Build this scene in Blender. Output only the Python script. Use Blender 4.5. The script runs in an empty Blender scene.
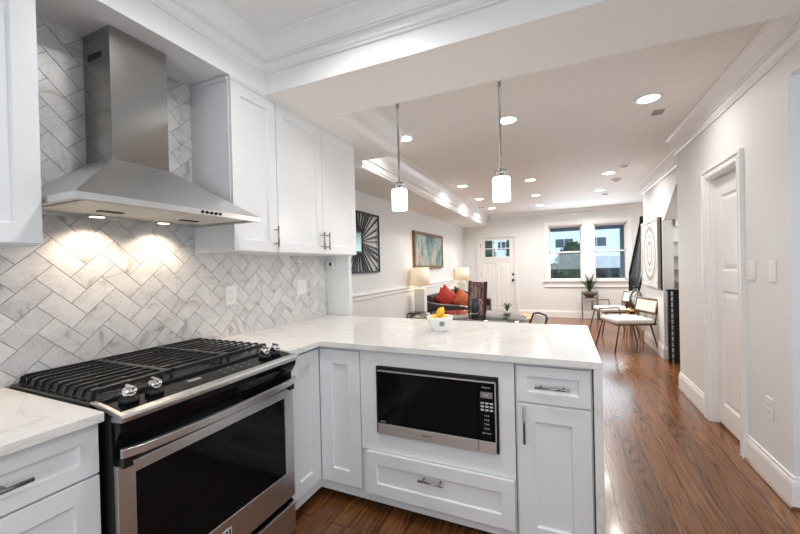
import bpy, bmesh, math, random
from mathutils import Vector, Matrix
random.seed(7)
S = bpy.context.scene
COL = S.collection
PI = math.pi

# ------------------------------------------------------------------ camera
F_PX, YAW, PITCH, ROLL, EYE = 351.17, .4003, .0074, .0233, 1.3278
CX, CY = 412.79, 268.08
c_, s_ = math.cos(YAW), math.sin(YAW)
cp, sp = math.cos(PITCH), math.sin(PITCH)
cr, sr = math.cos(ROLL), math.sin(ROLL)
R_ = Vector((c_, s_, 0)); FW = Vector((-s_*cp, c_*cp, -sp)); U_ = Vector((-s_*sp, c_*sp, cp))
RR = cr*R_ - sr*U_; UU = sr*R_ + cr*U_
cam = bpy.data.cameras.new('camera'); cam.sensor_width = 36; cam.lens = F_PX/800*36
cam.shift_x = -(CX-400)/800; cam.shift_y = (CY-267)/800; cam.clip_start = .02
camo = bpy.data.objects.new('camera', cam); COL.objects.link(camo)
camo.matrix_world = Matrix(((RR.x, UU.x, -FW.x, 0), (RR.y, UU.y, -FW.y, 0), (RR.z, UU.z, -FW.z, EYE), (0, 0, 0, 1)))
S.camera = camo

# ------------------------------------------------------------------ world, lights, exposure
w = bpy.data.worlds.new('overcast_sky'); S.world = w; w.use_nodes = True
w.node_tree.nodes['Background'].inputs[0].default_value = (.74, .86, 1, 1)
w.node_tree.nodes['Background'].inputs[1].default_value = 1.9
S.view_settings.view_transform = 'Standard'; S.view_settings.look = 'None'
S.view_settings.gamma = 1; S.view_settings.exposure = 0.05
S.cycles.max_bounces = 12; S.cycles.diffuse_bounces = 8; S.cycles.glossy_bounces = 6
S.cycles.transparent_max_bounces = 12; S.cycles.sample_clamp_indirect = 6; S.cycles.use_denoising = True
S.cycles.caustics_reflective = False; S.cycles.caustics_refractive = False
def area(name, loc, target, sx, sy, power, col, shape='RECTANGLE', spread=PI):
    l = bpy.data.lights.new(name, 'AREA'); l.shape = shape; l.size = sx; l.size_y = sy; l.energy = power; l.color = col; l.spread = spread
    o = bpy.data.objects.new(name, l); COL.objects.link(o); o.location = loc
    o.rotation_euler = (Vector(target)-Vector(loc)).to_track_quat('-Z', 'Y').to_euler(); return o
COOL = (.76, .88, 1); WARM = (1, .95, .90); NEUT = (1, .98, .95)
area('kitchen_back_fill', (.1, -1.92, 1.55), (.1, 1.6, 2.9), 1.9, 1.3, 40, COOL)  # added cool fill lamp inside the solid back wall, no window modelled
area('side_wall_fill', (2.72, .9, 1.6), (-1, .9, 2.1), 1.3, 1.3, 20, COOL)  # added cool fill at the windowless side wall, aimed across the kitchen
area('stair_top_fill', (1.95, 7.9, 2.5), (1.7, 8.1, 0), .4, .4, 9, NEUT)  # added lamp without a fixture, brightens the stairs behind the railing
area('stairwell_fill', (1.9, 4.9, 1.75), (1.6, 6.2, .9), .4, .4, 5, NEUT)  # unseen fill lamp added to lift the dark stair opening
area('front_window_daylight', (.55, 9.02, 1.55), (.2, 5, 1.75), 1.6, 1.25, 30, COOL)
KL = [(-.85, 1.08), (.6, .5), (-.85, -.9), (.6, -.9)]          # recessed lamps of the kitchen ceiling
LL = [(-1.40, 3.17), (-1.43, 5.5), (-1.43, 6.75), (-1.42, 8.0), (-.41, 3.17), (-.41, 5.6), (-.41, 6.9), (-.41, 8.14), (.645, 3.237), (.645, 5.7), (.65, 7.0), (.655, 8.27)]

# ------------------------------------------------------------------ materials
def nt(name):
    m = bpy.data.materials.new(name); m.use_nodes = True
    t = m.node_tree; b = t.nodes['Principled BSDF']; return m, t, b
def lnk(t, a, b): t.links.new(a, b)
def node(t, ty, **k):
    n = t.nodes.new(ty)
    for a, v in k.items():
        if a.startswith('i_'): n.inputs[a[2:]].default_value = v
        else: setattr(n, a, v)
    return n
def ramp(t, fac, stops):
    r = t.nodes.new('ShaderNodeValToRGB'); e = r.color_ramp.elements
    e[0].position, e[0].color = stops[0][0], (*stops[0][1], 1)
    e[1].position, e[1].color = stops[-1][0], (*stops[-1][1], 1)
    for p, c in stops[1:-1]:
        q = e.new(p); q.color = (*c, 1)
    lnk(t, fac, r.inputs[0]); return r.outputs[0]
def coords(t, scale=(1, 1, 1), rot=(0, 0, 0), kind='Object'):
    tc = t.nodes.new('ShaderNodeTexCoord'); mp = t.nodes.new('ShaderNodeMapping')
    mp.inputs['Scale'].default_value = scale; mp.inputs['Rotation'].default_value = rot
    lnk(t, tc.outputs[kind], mp.inputs[0]); return mp.outputs[0]
def plain(name, col, rough=.5, metal=0, var=.05, vs=8, bump=0, spec=.5, coat=0, **kw):
    m, t, b = nt(name)
    v = coords(t); n = node(t, 'ShaderNodeTexNoise', i_Scale=vs, i_Detail=3.); lnk(t, v, n.inputs['Vector'])
    lo = tuple(max(0, x*(1-var)) for x in col); hi = tuple(min(1, x*(1+var)) for x in col)
    lnk(t, ramp(t, n.outputs[0], [(.3, lo), (.7, hi)]), b.inputs['Base Color'])
    b.inputs['Roughness'].default_value = rough; b.inputs['Metallic'].default_value = metal
    b.inputs['Specular IOR Level'].default_value = spec; b.inputs['Coat Weight'].default_value = coat
    if bump:
        bp = node(t, 'ShaderNodeBump', i_Strength=bump, i_Distance=.01); lnk(t, n.outputs[0], bp.inputs['Height']); lnk(t, bp.outputs[0], b.inputs['Normal'])
    for k, x in kw.items(): b.inputs[k.replace('_', ' ')].default_value = x
    return m
def emit(name, col, st, base=None):
    m, t, b = nt(name); b.inputs['Base Color'].default_value = (*(base or col), 1)
    b.inputs['Emission Color'].default_value = (*col, 1); b.inputs['Emission Strength'].default_value = st; return m
M = {}
M['wall'] = plain('wall_paint', (.775, .788, .785), .55, var=.01, vs=2)
M['ceil'] = plain('ceiling_paint', (.865, .85, .825), .65, var=.01, vs=2)
M['beam'] = plain('beam_paint', (.85, .83, .795), .6, var=.01, vs=2)
M['kceil'] = plain('kitchen_ceiling_paint', (.87, .87, .865), .6, var=.01, vs=2)
M['trim'] = plain('white_trim_paint', (.86, .86, .855), .3, var=.01, vs=2)
M['cab'] = plain('white_cabinet_paint', (.755, .765, .775), .32, var=.01, vs=2)
M['dark'] = plain('dark_gap', (.012, .012, .013), .6)
M['shoe'] = plain('stained_shoe_mould', (.16, .065, .028), .35, var=.15)
M['plate'] = plain('white_plastic', (.82, .81, .79), .35, var=.01)
M['nickel'] = plain('brushed_nickel', (.34, .33, .32), .25, 1, var=.06, vs=30)
M['black'] = plain('black_enamel', (.012, .012, .014), .22, var=.1)
M['glassblk'] = plain('black_glass', (.005, .005, .006), .06, var=.1, spec=.14)
M['iron'] = plain('cast_iron', (.011, .011, .012), .36, var=.25, vs=60)
M['blackmetal'] = plain('black_metal', (.010, .0095, .0095), .45, var=.1, spec=.3)
M['gold'] = plain('brass', (.72, .52, .22), .28, 1, var=.05)
M['bronze'] = plain('bronze_metal', (.16, .10, .05), .35, 1, var=.1)
M['cushion'] = plain('white_upholstery', (.74, .72, .68), .8, var=.05, vs=40, bump=.2)
M['leather'] = plain('black_leather', (.022, .021, .022), .4, var=.2, vs=30, bump=.2)
M['silver'] = plain('silver_trim', (.55, .53, .5), .3, 1)
M['stone'] = plain('white_stone', (.80, .78, .74), .35, var=.06, vs=15)
M['red'] = plain('red_velvet', (.36, .022, .012), .7, var=.25, vs=15, bump=.2)
M['orange'] = plain('rust_orange_velvet', (.40, .075, .018), .7, var=.25, vs=15, bump=.2)
M['blackcloth'] = plain('black_cloth', (.025, .024, .025), .85, var=.2, vs=30)
M['leaf'] = plain('dark_green_leaf', (.035, .07, .03), .45, var=.4, vs=12)
M['soil'] = plain('soil', (.03, .02, .015), .9, var=.3, vs=40)
M['potbrown'] = plain('mottled_bronze_glaze', (.10, .08, .05), .35, var=.5, vs=20)
M['jug'] = plain('charcoal_glaze', (.045, .05, .062), .35, var=.3, vs=25)
M['tan'] = plain('tan_wood', (.50, .27, .13), .35, var=.2, vs=12)
M['ceramic'] = plain('white_glaze', (.84, .83, .81), .15, var=.01)
M['emblem'] = plain('grey_emblem', (.28, .27, .26), .4, var=.5, vs=120)
M['lemon'] = plain('lemon_peel', (.85, .55, .03), .4, var=.08, vs=60, bump=.15)
M['cone'] = plain('dried_flower', (.12, .055, .035), .8, var=.5, vs=40)
M['label'] = plain('pale_print', (.62, .62, .60), .4)
M['chromeknob'] = plain('polished_chrome', (.78, .78, .78), .1, 1)
M['darkknob'] = plain('dark_bronze_hardware', (.03, .028, .026), .3, .6)
M['grille'] = plain('grey_grille', (.22, .21, .20), .5)
M['bulb'] = emit('lamp_diffuser', (1, .93, .84), 14)
M['hoodbulb'] = emit('hood_lamp', (1, .86, .68), 7)
M['opal'] = emit('lit_opal_glass', (1, .93, .86), 2.6, (.9, .88, .85))
M['shade'] = emit('lit_linen_shade', (1, .74, .48), .34, (.75, .66, .52))
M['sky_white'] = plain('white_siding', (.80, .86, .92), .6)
M['bluegrey'] = plain('blue_grey_porch_paint', (.20, .25, .30), .6)
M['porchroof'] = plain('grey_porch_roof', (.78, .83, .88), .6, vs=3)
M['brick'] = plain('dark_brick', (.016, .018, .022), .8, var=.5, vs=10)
M['darkpane'] = plain('dark_window_pane', (.05, .08, .11), .1)
M['shrub'] = plain('shrub_leaf', (.022, .075, .035), .6, var=.5, vs=5)
M['pavement'] = plain('grey_pavement', (.25, .26, .27), .9, var=.15)

def mat_steel(name, col, axis, rough=.26):
    m, t, b = nt(name); sc = [3, 3, 3]; sc[axis] = .12
    v = coords(t, tuple(x*60 for x in sc)); n = node(t, 'ShaderNodeTexNoise', i_Scale=1., i_Detail=2.); lnk(t, v, n.inputs['Vector'])
    v2 = coords(t); n2 = node(t, 'ShaderNodeTexNoise', i_Scale=3.5, i_Detail=4.); lnk(t, v2, n2.inputs['Vector'])
    lnk(t, ramp(t, n.outputs[0], [(.3, tuple(x*.97 for x in col)), (.7, tuple(min(1, x*1.03) for x in col))]), b.inputs['Base Color'])
    mr = node(t, 'ShaderNodeMapRange'); mr.inputs['To Min'].default_value = rough*.9; mr.inputs['To Max'].default_value = rough*1.12
    lnk(t, n2.outputs[0], mr.inputs[0]); lnk(t, mr.outputs[0], b.inputs['Roughness'])
    b.inputs['Metallic'].default_value = 1
    return m
M['steel'] = mat_steel('stainless_steel', (.67, .665, .655), 1, .31)
M['steellit'] = plain('satin_lit_steel_underside', (.72, .69, .64), .5, .6, var=.03)  # lighter, warmer steel: bounced hood lamp glow put into the colour
M['steelmw'] = mat_steel('satin_stainless', (.74, .73, .72), 0, .48)
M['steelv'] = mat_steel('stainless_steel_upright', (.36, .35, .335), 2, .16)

def mat_floor():
    m, t, b = nt('oak_floor')
    tc = t.nodes.new('ShaderNodeTexCoord')
    mp = node(t, 'ShaderNodeMapping'); mp.inputs['Rotation'].default_value = (0, 0, PI/2); lnk(t, tc.outputs['Object'], mp.inputs[0])
    br = node(t, 'ShaderNodeTexBrick', offset=.37, offset_frequency=2, i_Scale=1.)
    br.inputs['Color1'].default_value = (0, 0, 0, 1); br.inputs['Color2'].default_value = (1, 1, 1, 1); br.inputs['Mortar'].default_value = (.5, .5, .5, 1)
    br.inputs['Mortar Size'].default_value = .0022; br.inputs['Brick Width'].default_value = 1.5; br.inputs['Row Height'].default_value = .125; br.inputs['Mortar Smooth'].default_value = .1
    lnk(t, mp.outputs[0], br.inputs['Vector'])
    # per-plank shift of the grain coordinates
    sc = node(t, 'ShaderNodeVectorMath', operation='SCALE'); sc.inputs['Scale'].default_value = 37; lnk(t, br.outputs['Color'], sc.inputs[0])
    ad = node(t, 'ShaderNodeVectorMath', operation='ADD'); lnk(t, mp.outputs[0], ad.inputs[0]); lnk(t, sc.outputs[0], ad.inputs[1])
    m1 = node(t, 'ShaderNodeMapping'); m1.inputs['Scale'].default_value = (.42, 7.5, 1); lnk(t, ad.outputs[0], m1.inputs[0])
    n1 = node(t, 'ShaderNodeTexNoise', i_Scale=1.5, i_Detail=1.5, i_Roughness=.4, i_Distortion=.25); lnk(t, m1.outputs[0], n1.inputs['Vector'])
    mu = node(t, 'ShaderNodeMath', operation='MULTIPLY'); mu.inputs[1].default_value = 18; lnk(t, n1.outputs[0], mu.inputs[0])
    fr = node(t, 'ShaderNodeMath', operation='PINGPONG'); fr.inputs[1].default_value = .5; lnk(t, mu.outputs[0], fr.inputs[0])
    m2 = node(t, 'ShaderNodeMapping'); m2.inputs['Scale'].default_value = (6, 160, 1); lnk(t, ad.outputs[0], m2.inputs[0])
    n2 = node(t, 'ShaderNodeTexNoise', i_Scale=1., i_Detail=3.); lnk(t, m2.outputs[0], n2.inputs['Vector'])
    c1 = ramp(t, fr.outputs[0], [(0, (.095, .034, .012)), (.15, (.175, .068, .023)), (.5, (.25, .103, .037))])
    c2 = ramp(t, n2.outputs[0], [(.35, (.62, .6, .58)), (.6, (1, 1, 1))])
    mx = node(t, 'ShaderNodeMix', data_type='RGBA', blend_type='MULTIPLY'); mx.inputs[0].default_value = .6; lnk(t, c1, mx.inputs[6]); lnk(t, c2, mx.inputs[7])
    c3 = ramp(t, br.outputs['Color'], [(0, (.74, .71, .68)), (1, (1.22, 1.2, 1.17))])
    m3 = node(t, 'ShaderNodeMix', data_type='RGBA', blend_type='MULTIPLY'); m3.inputs[0].default_value = 1; lnk(t, mx.outputs[2], m3.inputs[6]); lnk(t, c3, m3.inputs[7])
    m4 = node(t, 'ShaderNodeMix', data_type='RGBA'); lnk(t, br.outputs['Fac'], m4.inputs[0]); lnk(t, m3.outputs[2], m4.inputs[6]); m4.inputs[7].default_value = (.03, .012, .006, 1)
    lnk(t, m4.outputs[2], b.inputs['Base Color'])
    b.inputs['Roughness'].default_value = .24; b.inputs['Coat Weight'].default_value = .12; b.inputs['Coat Roughness'].default_value = .1; b.inputs['Specular IOR Level'].default_value = .4
    bp = node(t, 'ShaderNodeBump', i_Strength=.05, i_Distance=.003); lnk(t, fr.outputs[0], bp.inputs['Height']); lnk(t, bp.outputs[0], b.inputs['Normal'])
    return m
M['floor'] = mat_floor()

def mat_quartz():
    m, t, b = nt('veined_quartz'); v = coords(t)
    n = node(t, 'ShaderNodeTexNoise', i_Scale=1.7, i_Detail=6., i_Roughness=.55, i_Distortion=1.6); lnk(t, v, n.inputs['Vector'])
    c = ramp(t, n.outputs[0], [(.40, (.745, .73, .705)), (.48, (.735, .72, .695)), (.50, (.645, .63, .605)), (.52, (.735, .72, .695)), (.6, (.755, .74, .715))])
    n2 = node(t, 'ShaderNodeTexNoise', i_Scale=90., i_Detail=2.); lnk(t, v, n2.inputs['Vector'])
    c2 = ramp(t, n2.outputs[0], [(.3, (.90, .90, .90)), (.45, (1, 1, 1))])
    mx = node(t, 'ShaderNodeMix', data_type='RGBA', blend_type='MULTIPLY'); mx.inputs[0].default_value = .6; lnk(t, c, mx.inputs[6]); lnk(t, c2, mx.inputs[7])
    lnk(t, mx.outputs[2], b.inputs['Base Color']); b.inputs['Roughness'].default_value = .16
    return m
M['quartz'] = mat_quartz()

def mat_tile():
    m, t, b = nt('marble_tile')
    at = node(t, 'ShaderNodeAttribute', attribute_name='shift')
    sc = node(t, 'ShaderNodeVectorMath', operation='SCALE'); sc.inputs['Scale'].default_value = 23; lnk(t, at.outputs['Color'], sc.inputs[0])
    ad = node(t, 'ShaderNodeVectorMath', operation='ADD'); lnk(t, coords(t), ad.inputs[0]); lnk(t, sc.outputs[0], ad.inputs[1])
    n = node(t, 'ShaderNodeTexNoise', i_Scale=5.5, i_Detail=8., i_Roughness=.66, i_Distortion=1.4); lnk(t, ad.outputs[0], n.inputs['Vector'])
    c = ramp(t, n.outputs[0], [(.30, (.34, .32, .30)), (.41, (.62, .605, .59)), (.485, (.74, .73, .72)), (.5, (.60, .59, .58)), (.515, (.74, .73, .72)), (.75, (.79, .78, .77))])
    c2 = ramp(t, at.outputs['Fac'], [(0, (.80, .80, .81)), (1, (1.04, 1.03, 1.02))])
    mx = node(t, 'ShaderNodeMix', data_type='RGBA', blend_type='MULTIPLY'); mx.inputs[0].default_value = 1; lnk(t, c, mx.inputs[6]); lnk(t, c2, mx.inputs[7])
    lnk(t, mx.outputs[2], b.inputs['Base Color']); b.inputs['Roughness'].default_value = .28
    return m
M['tile'] = mat_tile()
M['grout'] = plain('grey_grout', (.33, .32, .31), .9)

def mat_glass(name, tint=(.95, .97, .97), clear=.9):
    m, t, b = nt(name); t.nodes.remove(b)
    out = [n for n in t.nodes if n.type == 'OUTPUT_MATERIAL'][0]
    tr = node(t, 'ShaderNodeBsdfTransparent'); tr.inputs[0].default_value = (*tint, 1)
    gl = node(t, 'ShaderNodeBsdfGlossy'); gl.inputs['Roughness'].default_value = .02
    fz = node(t, 'ShaderNodeFresnel', i_IOR=1.5); mx = node(t, 'ShaderNodeMixShader')
    nz = node(t, 'ShaderNodeTexNoise', i_Scale=2.); bp = node(t, 'ShaderNodeBump', i_Strength=.01); lnk(t, nz.outputs[0], bp.inputs['Height']); lnk(t, bp.outputs[0], gl.inputs['Normal'])
    mu = node(t, 'ShaderNodeMath', operation='MULTIPLY_ADD'); mu.inputs[1].default_value = .9; mu.inputs[2].default_value = .9-clear; lnk(t, fz.outputs[0], mu.inputs[0])
    lnk(t, mu.outputs[0], mx.inputs[0]); lnk(t, tr.outputs[0], mx.inputs[1]); lnk(t, gl.outputs[0], mx.inputs[2]); lnk(t, mx.outputs[0], out.inputs[0])
    return m
M['pane'] = mat_glass('window_glass')
M['tableglass'] = mat_glass('table_glass', (.80, .88, .86), .86)
M['vaseglass'] = mat_glass('clear_glass', (.95, .97, .97), .72)
M['crystal'] = mat_glass('crystal_glass', (.93, .94, .95), .62)

def mat_art_abstract():
    m, t, b = nt('abstract_painting'); v = coords(t, (1, 1.5, .8))
    n = node(t, 'ShaderNodeTexNoise', i_Scale=3.2, i_Detail=7., i_Roughness=.72); lnk(t, v, n.inputs['Vector'])
    c = ramp(t, n.outputs[0], [(.30, (.02, .05, .08)), (.42, (.05, .14, .17)), (.50, (.16, .27, .26)), (.56, (.40, .38, .29)), (.62, (.44, .38, .28)), (.72, (.25, .15, .06))])
    lnk(t, c, b.inputs['Base Color']); b.inputs['Roughness'].default_value = .5; return m
M['abstract'] = mat_art_abstract()
def mat_plaid():
    m, t, b = nt('plum_patterned_fabric'); v = coords(t, (1, 1, .5))
    n = node(t, 'ShaderNodeTexNoise', i_Scale=26., i_Detail=3.); lnk(t, v, n.inputs['Vector'])
    lnk(t, ramp(t, n.outputs[0], [(.38, (.10, .03, .035)), (.5, (.33, .18, .17)), (.62, (.46, .36, .34))]), b.inputs['Base Color']); b.inputs['Roughness'].default_value = .8; return m
M['plum'] = mat_plaid()
M['maroon'] = plain('dark_maroon_wood', (.055, .015, .015), .4, var=.2)
M['giltframe'] = plain('antique_gilt', (.18, .105, .04), .45, .3, var=.45, vs=30)
M['paper'] = plain('pale_art_paper', (.72, .70, .66), .7, var=.04)
M['artgrey'] = plain('grey_medallion', (.34, .33, .32), .7, var=.3, vs=60)
M['champagne'] = plain('champagne_frame', (.52, .49, .45), .4, .1, var=.1)

# ------------------------------------------------------------------ mesh builder
class MB:
    def __init__(s): s.b = bmesh.new()
    def face(s, pts, mi=0):
        f = s.b.faces.new([s.b.verts.new(Vector(p)) for p in pts]); f.material_index = mi; return f
    def box(s, x0, x1, y0, y1, z0, z1, mi=0):
        V = [s.b.verts.new((x, y, z)) for x in (x0, x1) for y in (y0, y1) for z in (z0, z1)]
        for q in ((0, 1, 3, 2), (4, 6, 7, 5), (0, 4, 5, 1), (2, 3, 7, 6), (0, 2, 6, 4), (1, 5, 7, 3)):
            f = s.b.faces.new([V[i] for i in q]); f.material_index = mi
        return s
    def obox(s, o, u, v, n, a, b, c, mi=0):
        """box from corner o along u*a, v*b, n*c"""
        o, u, v, n = Vector(o), Vector(u)*a, Vector(v)*b, Vector(n)*c
        V = [s.b.verts.new(o+i*u+j*v+k*n) for i in (0, 1) for j in (0, 1) for k in (0, 1)]
        for q in ((0, 1, 3, 2), (4, 6, 7, 5), (0, 4, 5, 1), (2, 3, 7, 6), (0, 2, 6, 4), (1, 5, 7, 3)):
            f = s.b.faces.new([V[i] for i in q]); f.material_index = mi
        return s
    def prism(s, pts, d, mi=0):
        """pts: planar 3D loop, extruded by vector d"""
        d = Vector(d); A = [s.b.verts.new(Vector(p)) for p in pts]; B = [s.b.verts.new(Vector(p)+d) for p in pts]; n = len(A)
        fs = [s.b.faces.new(A[::-1]), s.b.faces.new(B)]
        fs += [s.b.faces.new((A[i], A[(i+1) % n], B[(i+1) % n], B[i])) for i in range(n)]
        for f in fs: f.material_index = mi
        return s
    def tube(s, pts, r, seg=10, mi=0, closed=False):
        pts = [Vector(p) for p in pts]; n = len(pts); rs = r if isinstance(r, (list, tuple)) else [r]*n
        rings = []; side = None
        for i, p in enumerate(pts):
            if closed: t = (pts[(i+1) % n]-pts[i-1])
            else: t = pts[min(i+1, n-1)]-pts[max(i-1, 0)]
            t.normalize()
            if side is None:
                side = t.cross(Vector((0, 0, 1)))
                if side.length < 1e-3: side = t.cross(Vector((1, 0, 0)))
            side = (side - t*side.dot(t)).normalized(); up = t.cross(side)
            rings.append([s.b.verts.new(p+rs[i]*(math.cos(a)*side+math.sin(a)*up)) for a in [2*PI*k/seg for k in range(seg)]])
        m = n if closed else n-1
        for i in range(m):
            A, B = rings[i], rings[(i+1) % n]
            for k in range(seg):
                f = s.b.faces.new((A[k], A[(k+1) % seg], B[(k+1) % seg], B[k])); f.smooth = True; f.material_index = mi
        if not closed:
            for q in (rings[0][::-1], rings[-1]):
                f = s.b.faces.new(q); f.material_index = mi
        return s
    def lathe(s, c, prof, seg=24, axis='Z', mi=0, cap=True):
        c = Vector(c); rings = []
        if isinstance(axis, str): ax = {'Z': Vector((0, 0, 1)), 'X': Vector((1, 0, 0)), 'Y': Vector((0, 1, 0))}[axis]
        else: ax = Vector(axis).normalized()
        u = ax.orthogonal().normalized(); v = ax.cross(u)
        for r, z in prof:
            rings.append([s.b.verts.new(c+ax*z+max(r, 1e-5)*(math.cos(a)*u+math.sin(a)*v)) for a in [2*PI*k/seg for k in range(seg)]])
        for i in range(len(rings)-1):
            A, B = rings[i], rings[i+1]
            for k in range(seg):
                f = s.b.faces.new((A[k], A[(k+1) % seg], B[(k+1) % seg], B[k])); f.smooth = True; f.material_index = mi
        if cap:
            for q in (rings[0][::-1], rings[-1]):
                f = s.b.faces.new(q); f.material_index = mi
        return s
    def sweep(s, path, prof, side=1, mi=0):
        """crown / base moulding: path of (x,y), profile of (out,z); side +1 = out to the left of travel"""
        P = [Vector((p[0], p[1])) for p in path]; n = len(P); rows = []
        for i in range(n):
            ns = []
            for a, b in ((i-1, i), (i, i+1)):
                if a >= 0 and b < n:
                    d = (P[b]-P[a]).normalized(); ns.append(Vector((-d.y, d.x))*side)
            nn = ns[0] if len(ns) == 1 else (ns[0]+ns[1])/(1+ns[0].dot(ns[1]))
            rows.append([s.b.verts.new((P[i].x+nn.x*o, P[i].y+nn.y*o, z)) for o, z in prof])
        m = len(prof)
        for i in range(n-1):
            for k in range(m):
                f = s.b.faces.new((rows[i][k], rows[i][(k+1) % m], rows[i+1][(k+1) % m], rows[i+1][k])); f.material_index = mi
        s.b.faces.new(rows[0]).material_index = mi; s.b.faces.new(rows[-1][::-1]).material_index = mi
        return s
    def shaker(s, o, u, v, n, wd, h, t=.02, rail=.058, rec=.009, mi=0):
        """shaker front: o = lower corner on the back plane, n = outward"""
        o, u, v, n = Vector(o), Vector(u), Vector(v), Vector(n)
        def R(i, d): return [s.b.verts.new(o+u*a+v*b+n*d) for a, b in ((i, i), (wd-i, i), (wd-i, h-i), (i, h-i))]
        L = [R(0, 0), R(0, t), R(rail, t), R(rail+.004, t-rec)]
        fs = [s.b.faces.new(L[0][::-1])]
        for A, B in zip(L, L[1:]):
            fs += [s.b.faces.new((A[k], A[(k+1) % 4], B[(k+1) % 4], B[k])) for k in range(4)]
        fs.append(s.b.faces.new(L[-1]))
        for f in fs: f.material_index = mi
        return s
    def sph(s, c, r, sc=(1, 1, 1), seg=20, mi=0):
        M4 = Matrix.Translation(Vector(c)) @ Matrix.Diagonal((sc[0], sc[1], sc[2], 1))
        g = bmesh.ops.create_uvsphere(s.b, u_segments=seg, v_segments=max(8, seg//2), radius=r, matrix=M4)
        for v in g['verts']:
            for f in v.link_faces: f.smooth = True; f.material_index = mi
        return s
ROOT = {}
def build(mb, name, mat, parent=None, bevel=0, subd=0, smooth=False, local=False):
    me = bpy.data.meshes.new(name)
    b = mb.b
    off = ROOT.get(parent.name, Vector()) if parent else Vector()
    if not local: bmesh.ops.translate(b, verts=b.verts, vec=-off)
    bmesh.ops.recalc_face_normals(b, faces=b.faces)
    if smooth:
        for f in b.faces: f.smooth = True
    b.to_mesh(me); b.free()
    for m in (mat if isinstance(mat, (list, tuple)) else [mat]): me.materials.append(M[m] if isinstance(m, str) else m)
    o = bpy.data.objects.new(name, me); COL.objects.link(o)
    if parent: o.parent = parent
    ROOT[o.name] = off
    if bevel:
        md = o.modifiers.new('bevel', 'BEVEL'); md.width = bevel; md.segments = 2; md.limit_method = 'ANGLE'; md.angle_limit = .6
    if subd:
        md = o.modifiers.new('subd', 'SUBSURF'); md.levels = subd; md.render_levels = subd
    return o
def tag(o, label, cat, group=None, kind=None):
    if label: o['label'] = label
    if cat: o['category'] = cat
    if group: o['group'] = group
    if kind: o['kind'] = kind
    return o
def thing(name, label, cat, loc, group=None):
    o = bpy.data.objects.new(name, None); COL.objects.link(o); o.location = loc; o.empty_display_size = .05
    ROOT[o.name] = Vector(loc); return tag(o, label, cat, group)
def struct(mb, name, mat, parent=None, bevel=0):
    o = build(mb, name, mat, parent, bevel)
    if not parent: o['kind'] = 'structure'
    return o
def sroot(name, loc):
    o = bpy.data.objects.new(name, None); COL.objects.link(o); o.location = loc; ROOT[o.name] = Vector(loc); o['kind'] = 'structure'; return o
def copy_tree(o, parent=None):
    c = o.copy(); COL.objects.link(c)
    if parent: c.parent = parent; c.matrix_parent_inverse = o.matrix_parent_inverse
    for ch in list(o.children): copy_tree(ch, c)
    return c
def text(s, size, o, u, v, n, mat, parent, name, depth=.0006, align='CENTER'):
    cu = bpy.data.curves.new(name, 'FONT'); cu.body = s; cu.size = size; cu.align_x = align; cu.align_y = 'CENTER'; cu.extrude = depth
    t = bpy.data.objects.new(name, cu); COL.objects.link(t)
    bpy.context.view_layer.update()
    me = bpy.data.meshes.new_from_object(t.evaluated_get(bpy.context.evaluated_depsgraph_get()))
    bpy.data.objects.remove(t); bpy.data.curves.remove(cu)
    off = ROOT.get(parent.name, Vector()); u, v, n = Vector(u), Vector(v), Vector(n); o = Vector(o)-off
    for q in me.vertices: q.co = o+u*q.co.x+v*q.co.y+n*(q.co.z+depth)
    me.materials.clear(); me.materials.append(M[mat])
    ob = bpy.data.objects.new(name, me); COL.objects.link(ob); ob.parent = parent; ROOT[ob.name] = off; return ob
X, Y, Z = Vector((1, 0, 0)), Vector((0, 1, 0)), Vector((0, 0, 1))

# ------------------------------------------------------------------ key planes
XL, XW, XR, XR2 = -1.906, -2.369, 1.108, 1.25          # tile wall, living left wall, right wall, stair wall
YB0, YB1, Y2, YST, YF = 1.587, 2.017, 2.958, 2.55, 9.13
ZLOW, ZH, ZK, ZS = 2.354, 2.579, 2.623, 2.293
XSOF, XBOX, XS = -1.589, -1.405, -1.782
YBK, XSIDE = -2.0, 2.8

# ------------------------------------------------------------------ shell
struct(MB().box(XW-.1, XSIDE+.1, YBK-.1, YF+.1, -.06, 0), 'floor', 'floor')
struct(MB().box(XSOF, XSIDE+.1, YBK-.1, YB0, ZK, ZK+.06), 'ceiling_kitchen', 'kceil')
struct(MB().box(XW-.1, XSIDE+.1, YB1, YF+.1, ZH, ZH+.12), 'ceiling', 'ceil')
struct(MB().box(XL, XSOF, YBK, YB0, ZLOW, ZK+.06), 'ceiling_soffit_kitchen', 'trim')
struct(MB().box(XW, XSIDE, YB0, YB1, ZLOW, ZK+.08), 'ceiling_beam', ['beam', 'trim'])
for p in bpy.data.objects['ceiling_beam'].data.polygons:
    if p.normal.y < -.9: p.material_index = 1
struct(MB().box(XW, XBOX, YB1, Y2, ZLOW, ZH), 'ceiling_bulkhead', 'beam')
struct(MB().box(XW, XS, Y2, YF, ZS, ZH), 'ceiling_soffit_living', 'beam')
struct(MB().box(XL-.12, XL, YBK, YST, 0, ZK), 'wall_left_kitchen', 'wall')
struct(MB().box(XW, -1.675, YST, YST+.045, 0, ZLOW), 'wall_stub', 'wall')
struct(MB().box(XW-.1, XW, YST, YF, 0, ZH), 'wall_left', 'wall')
struct(MB().box(XL-.12, XSIDE+.1, YBK-.1, YBK, 0, ZK), 'wall_back', 'wall')
struct(MB().box(XSIDE, XSIDE+.1, YBK, YF, 0, ZK), 'wall_side', 'wall')
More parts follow.
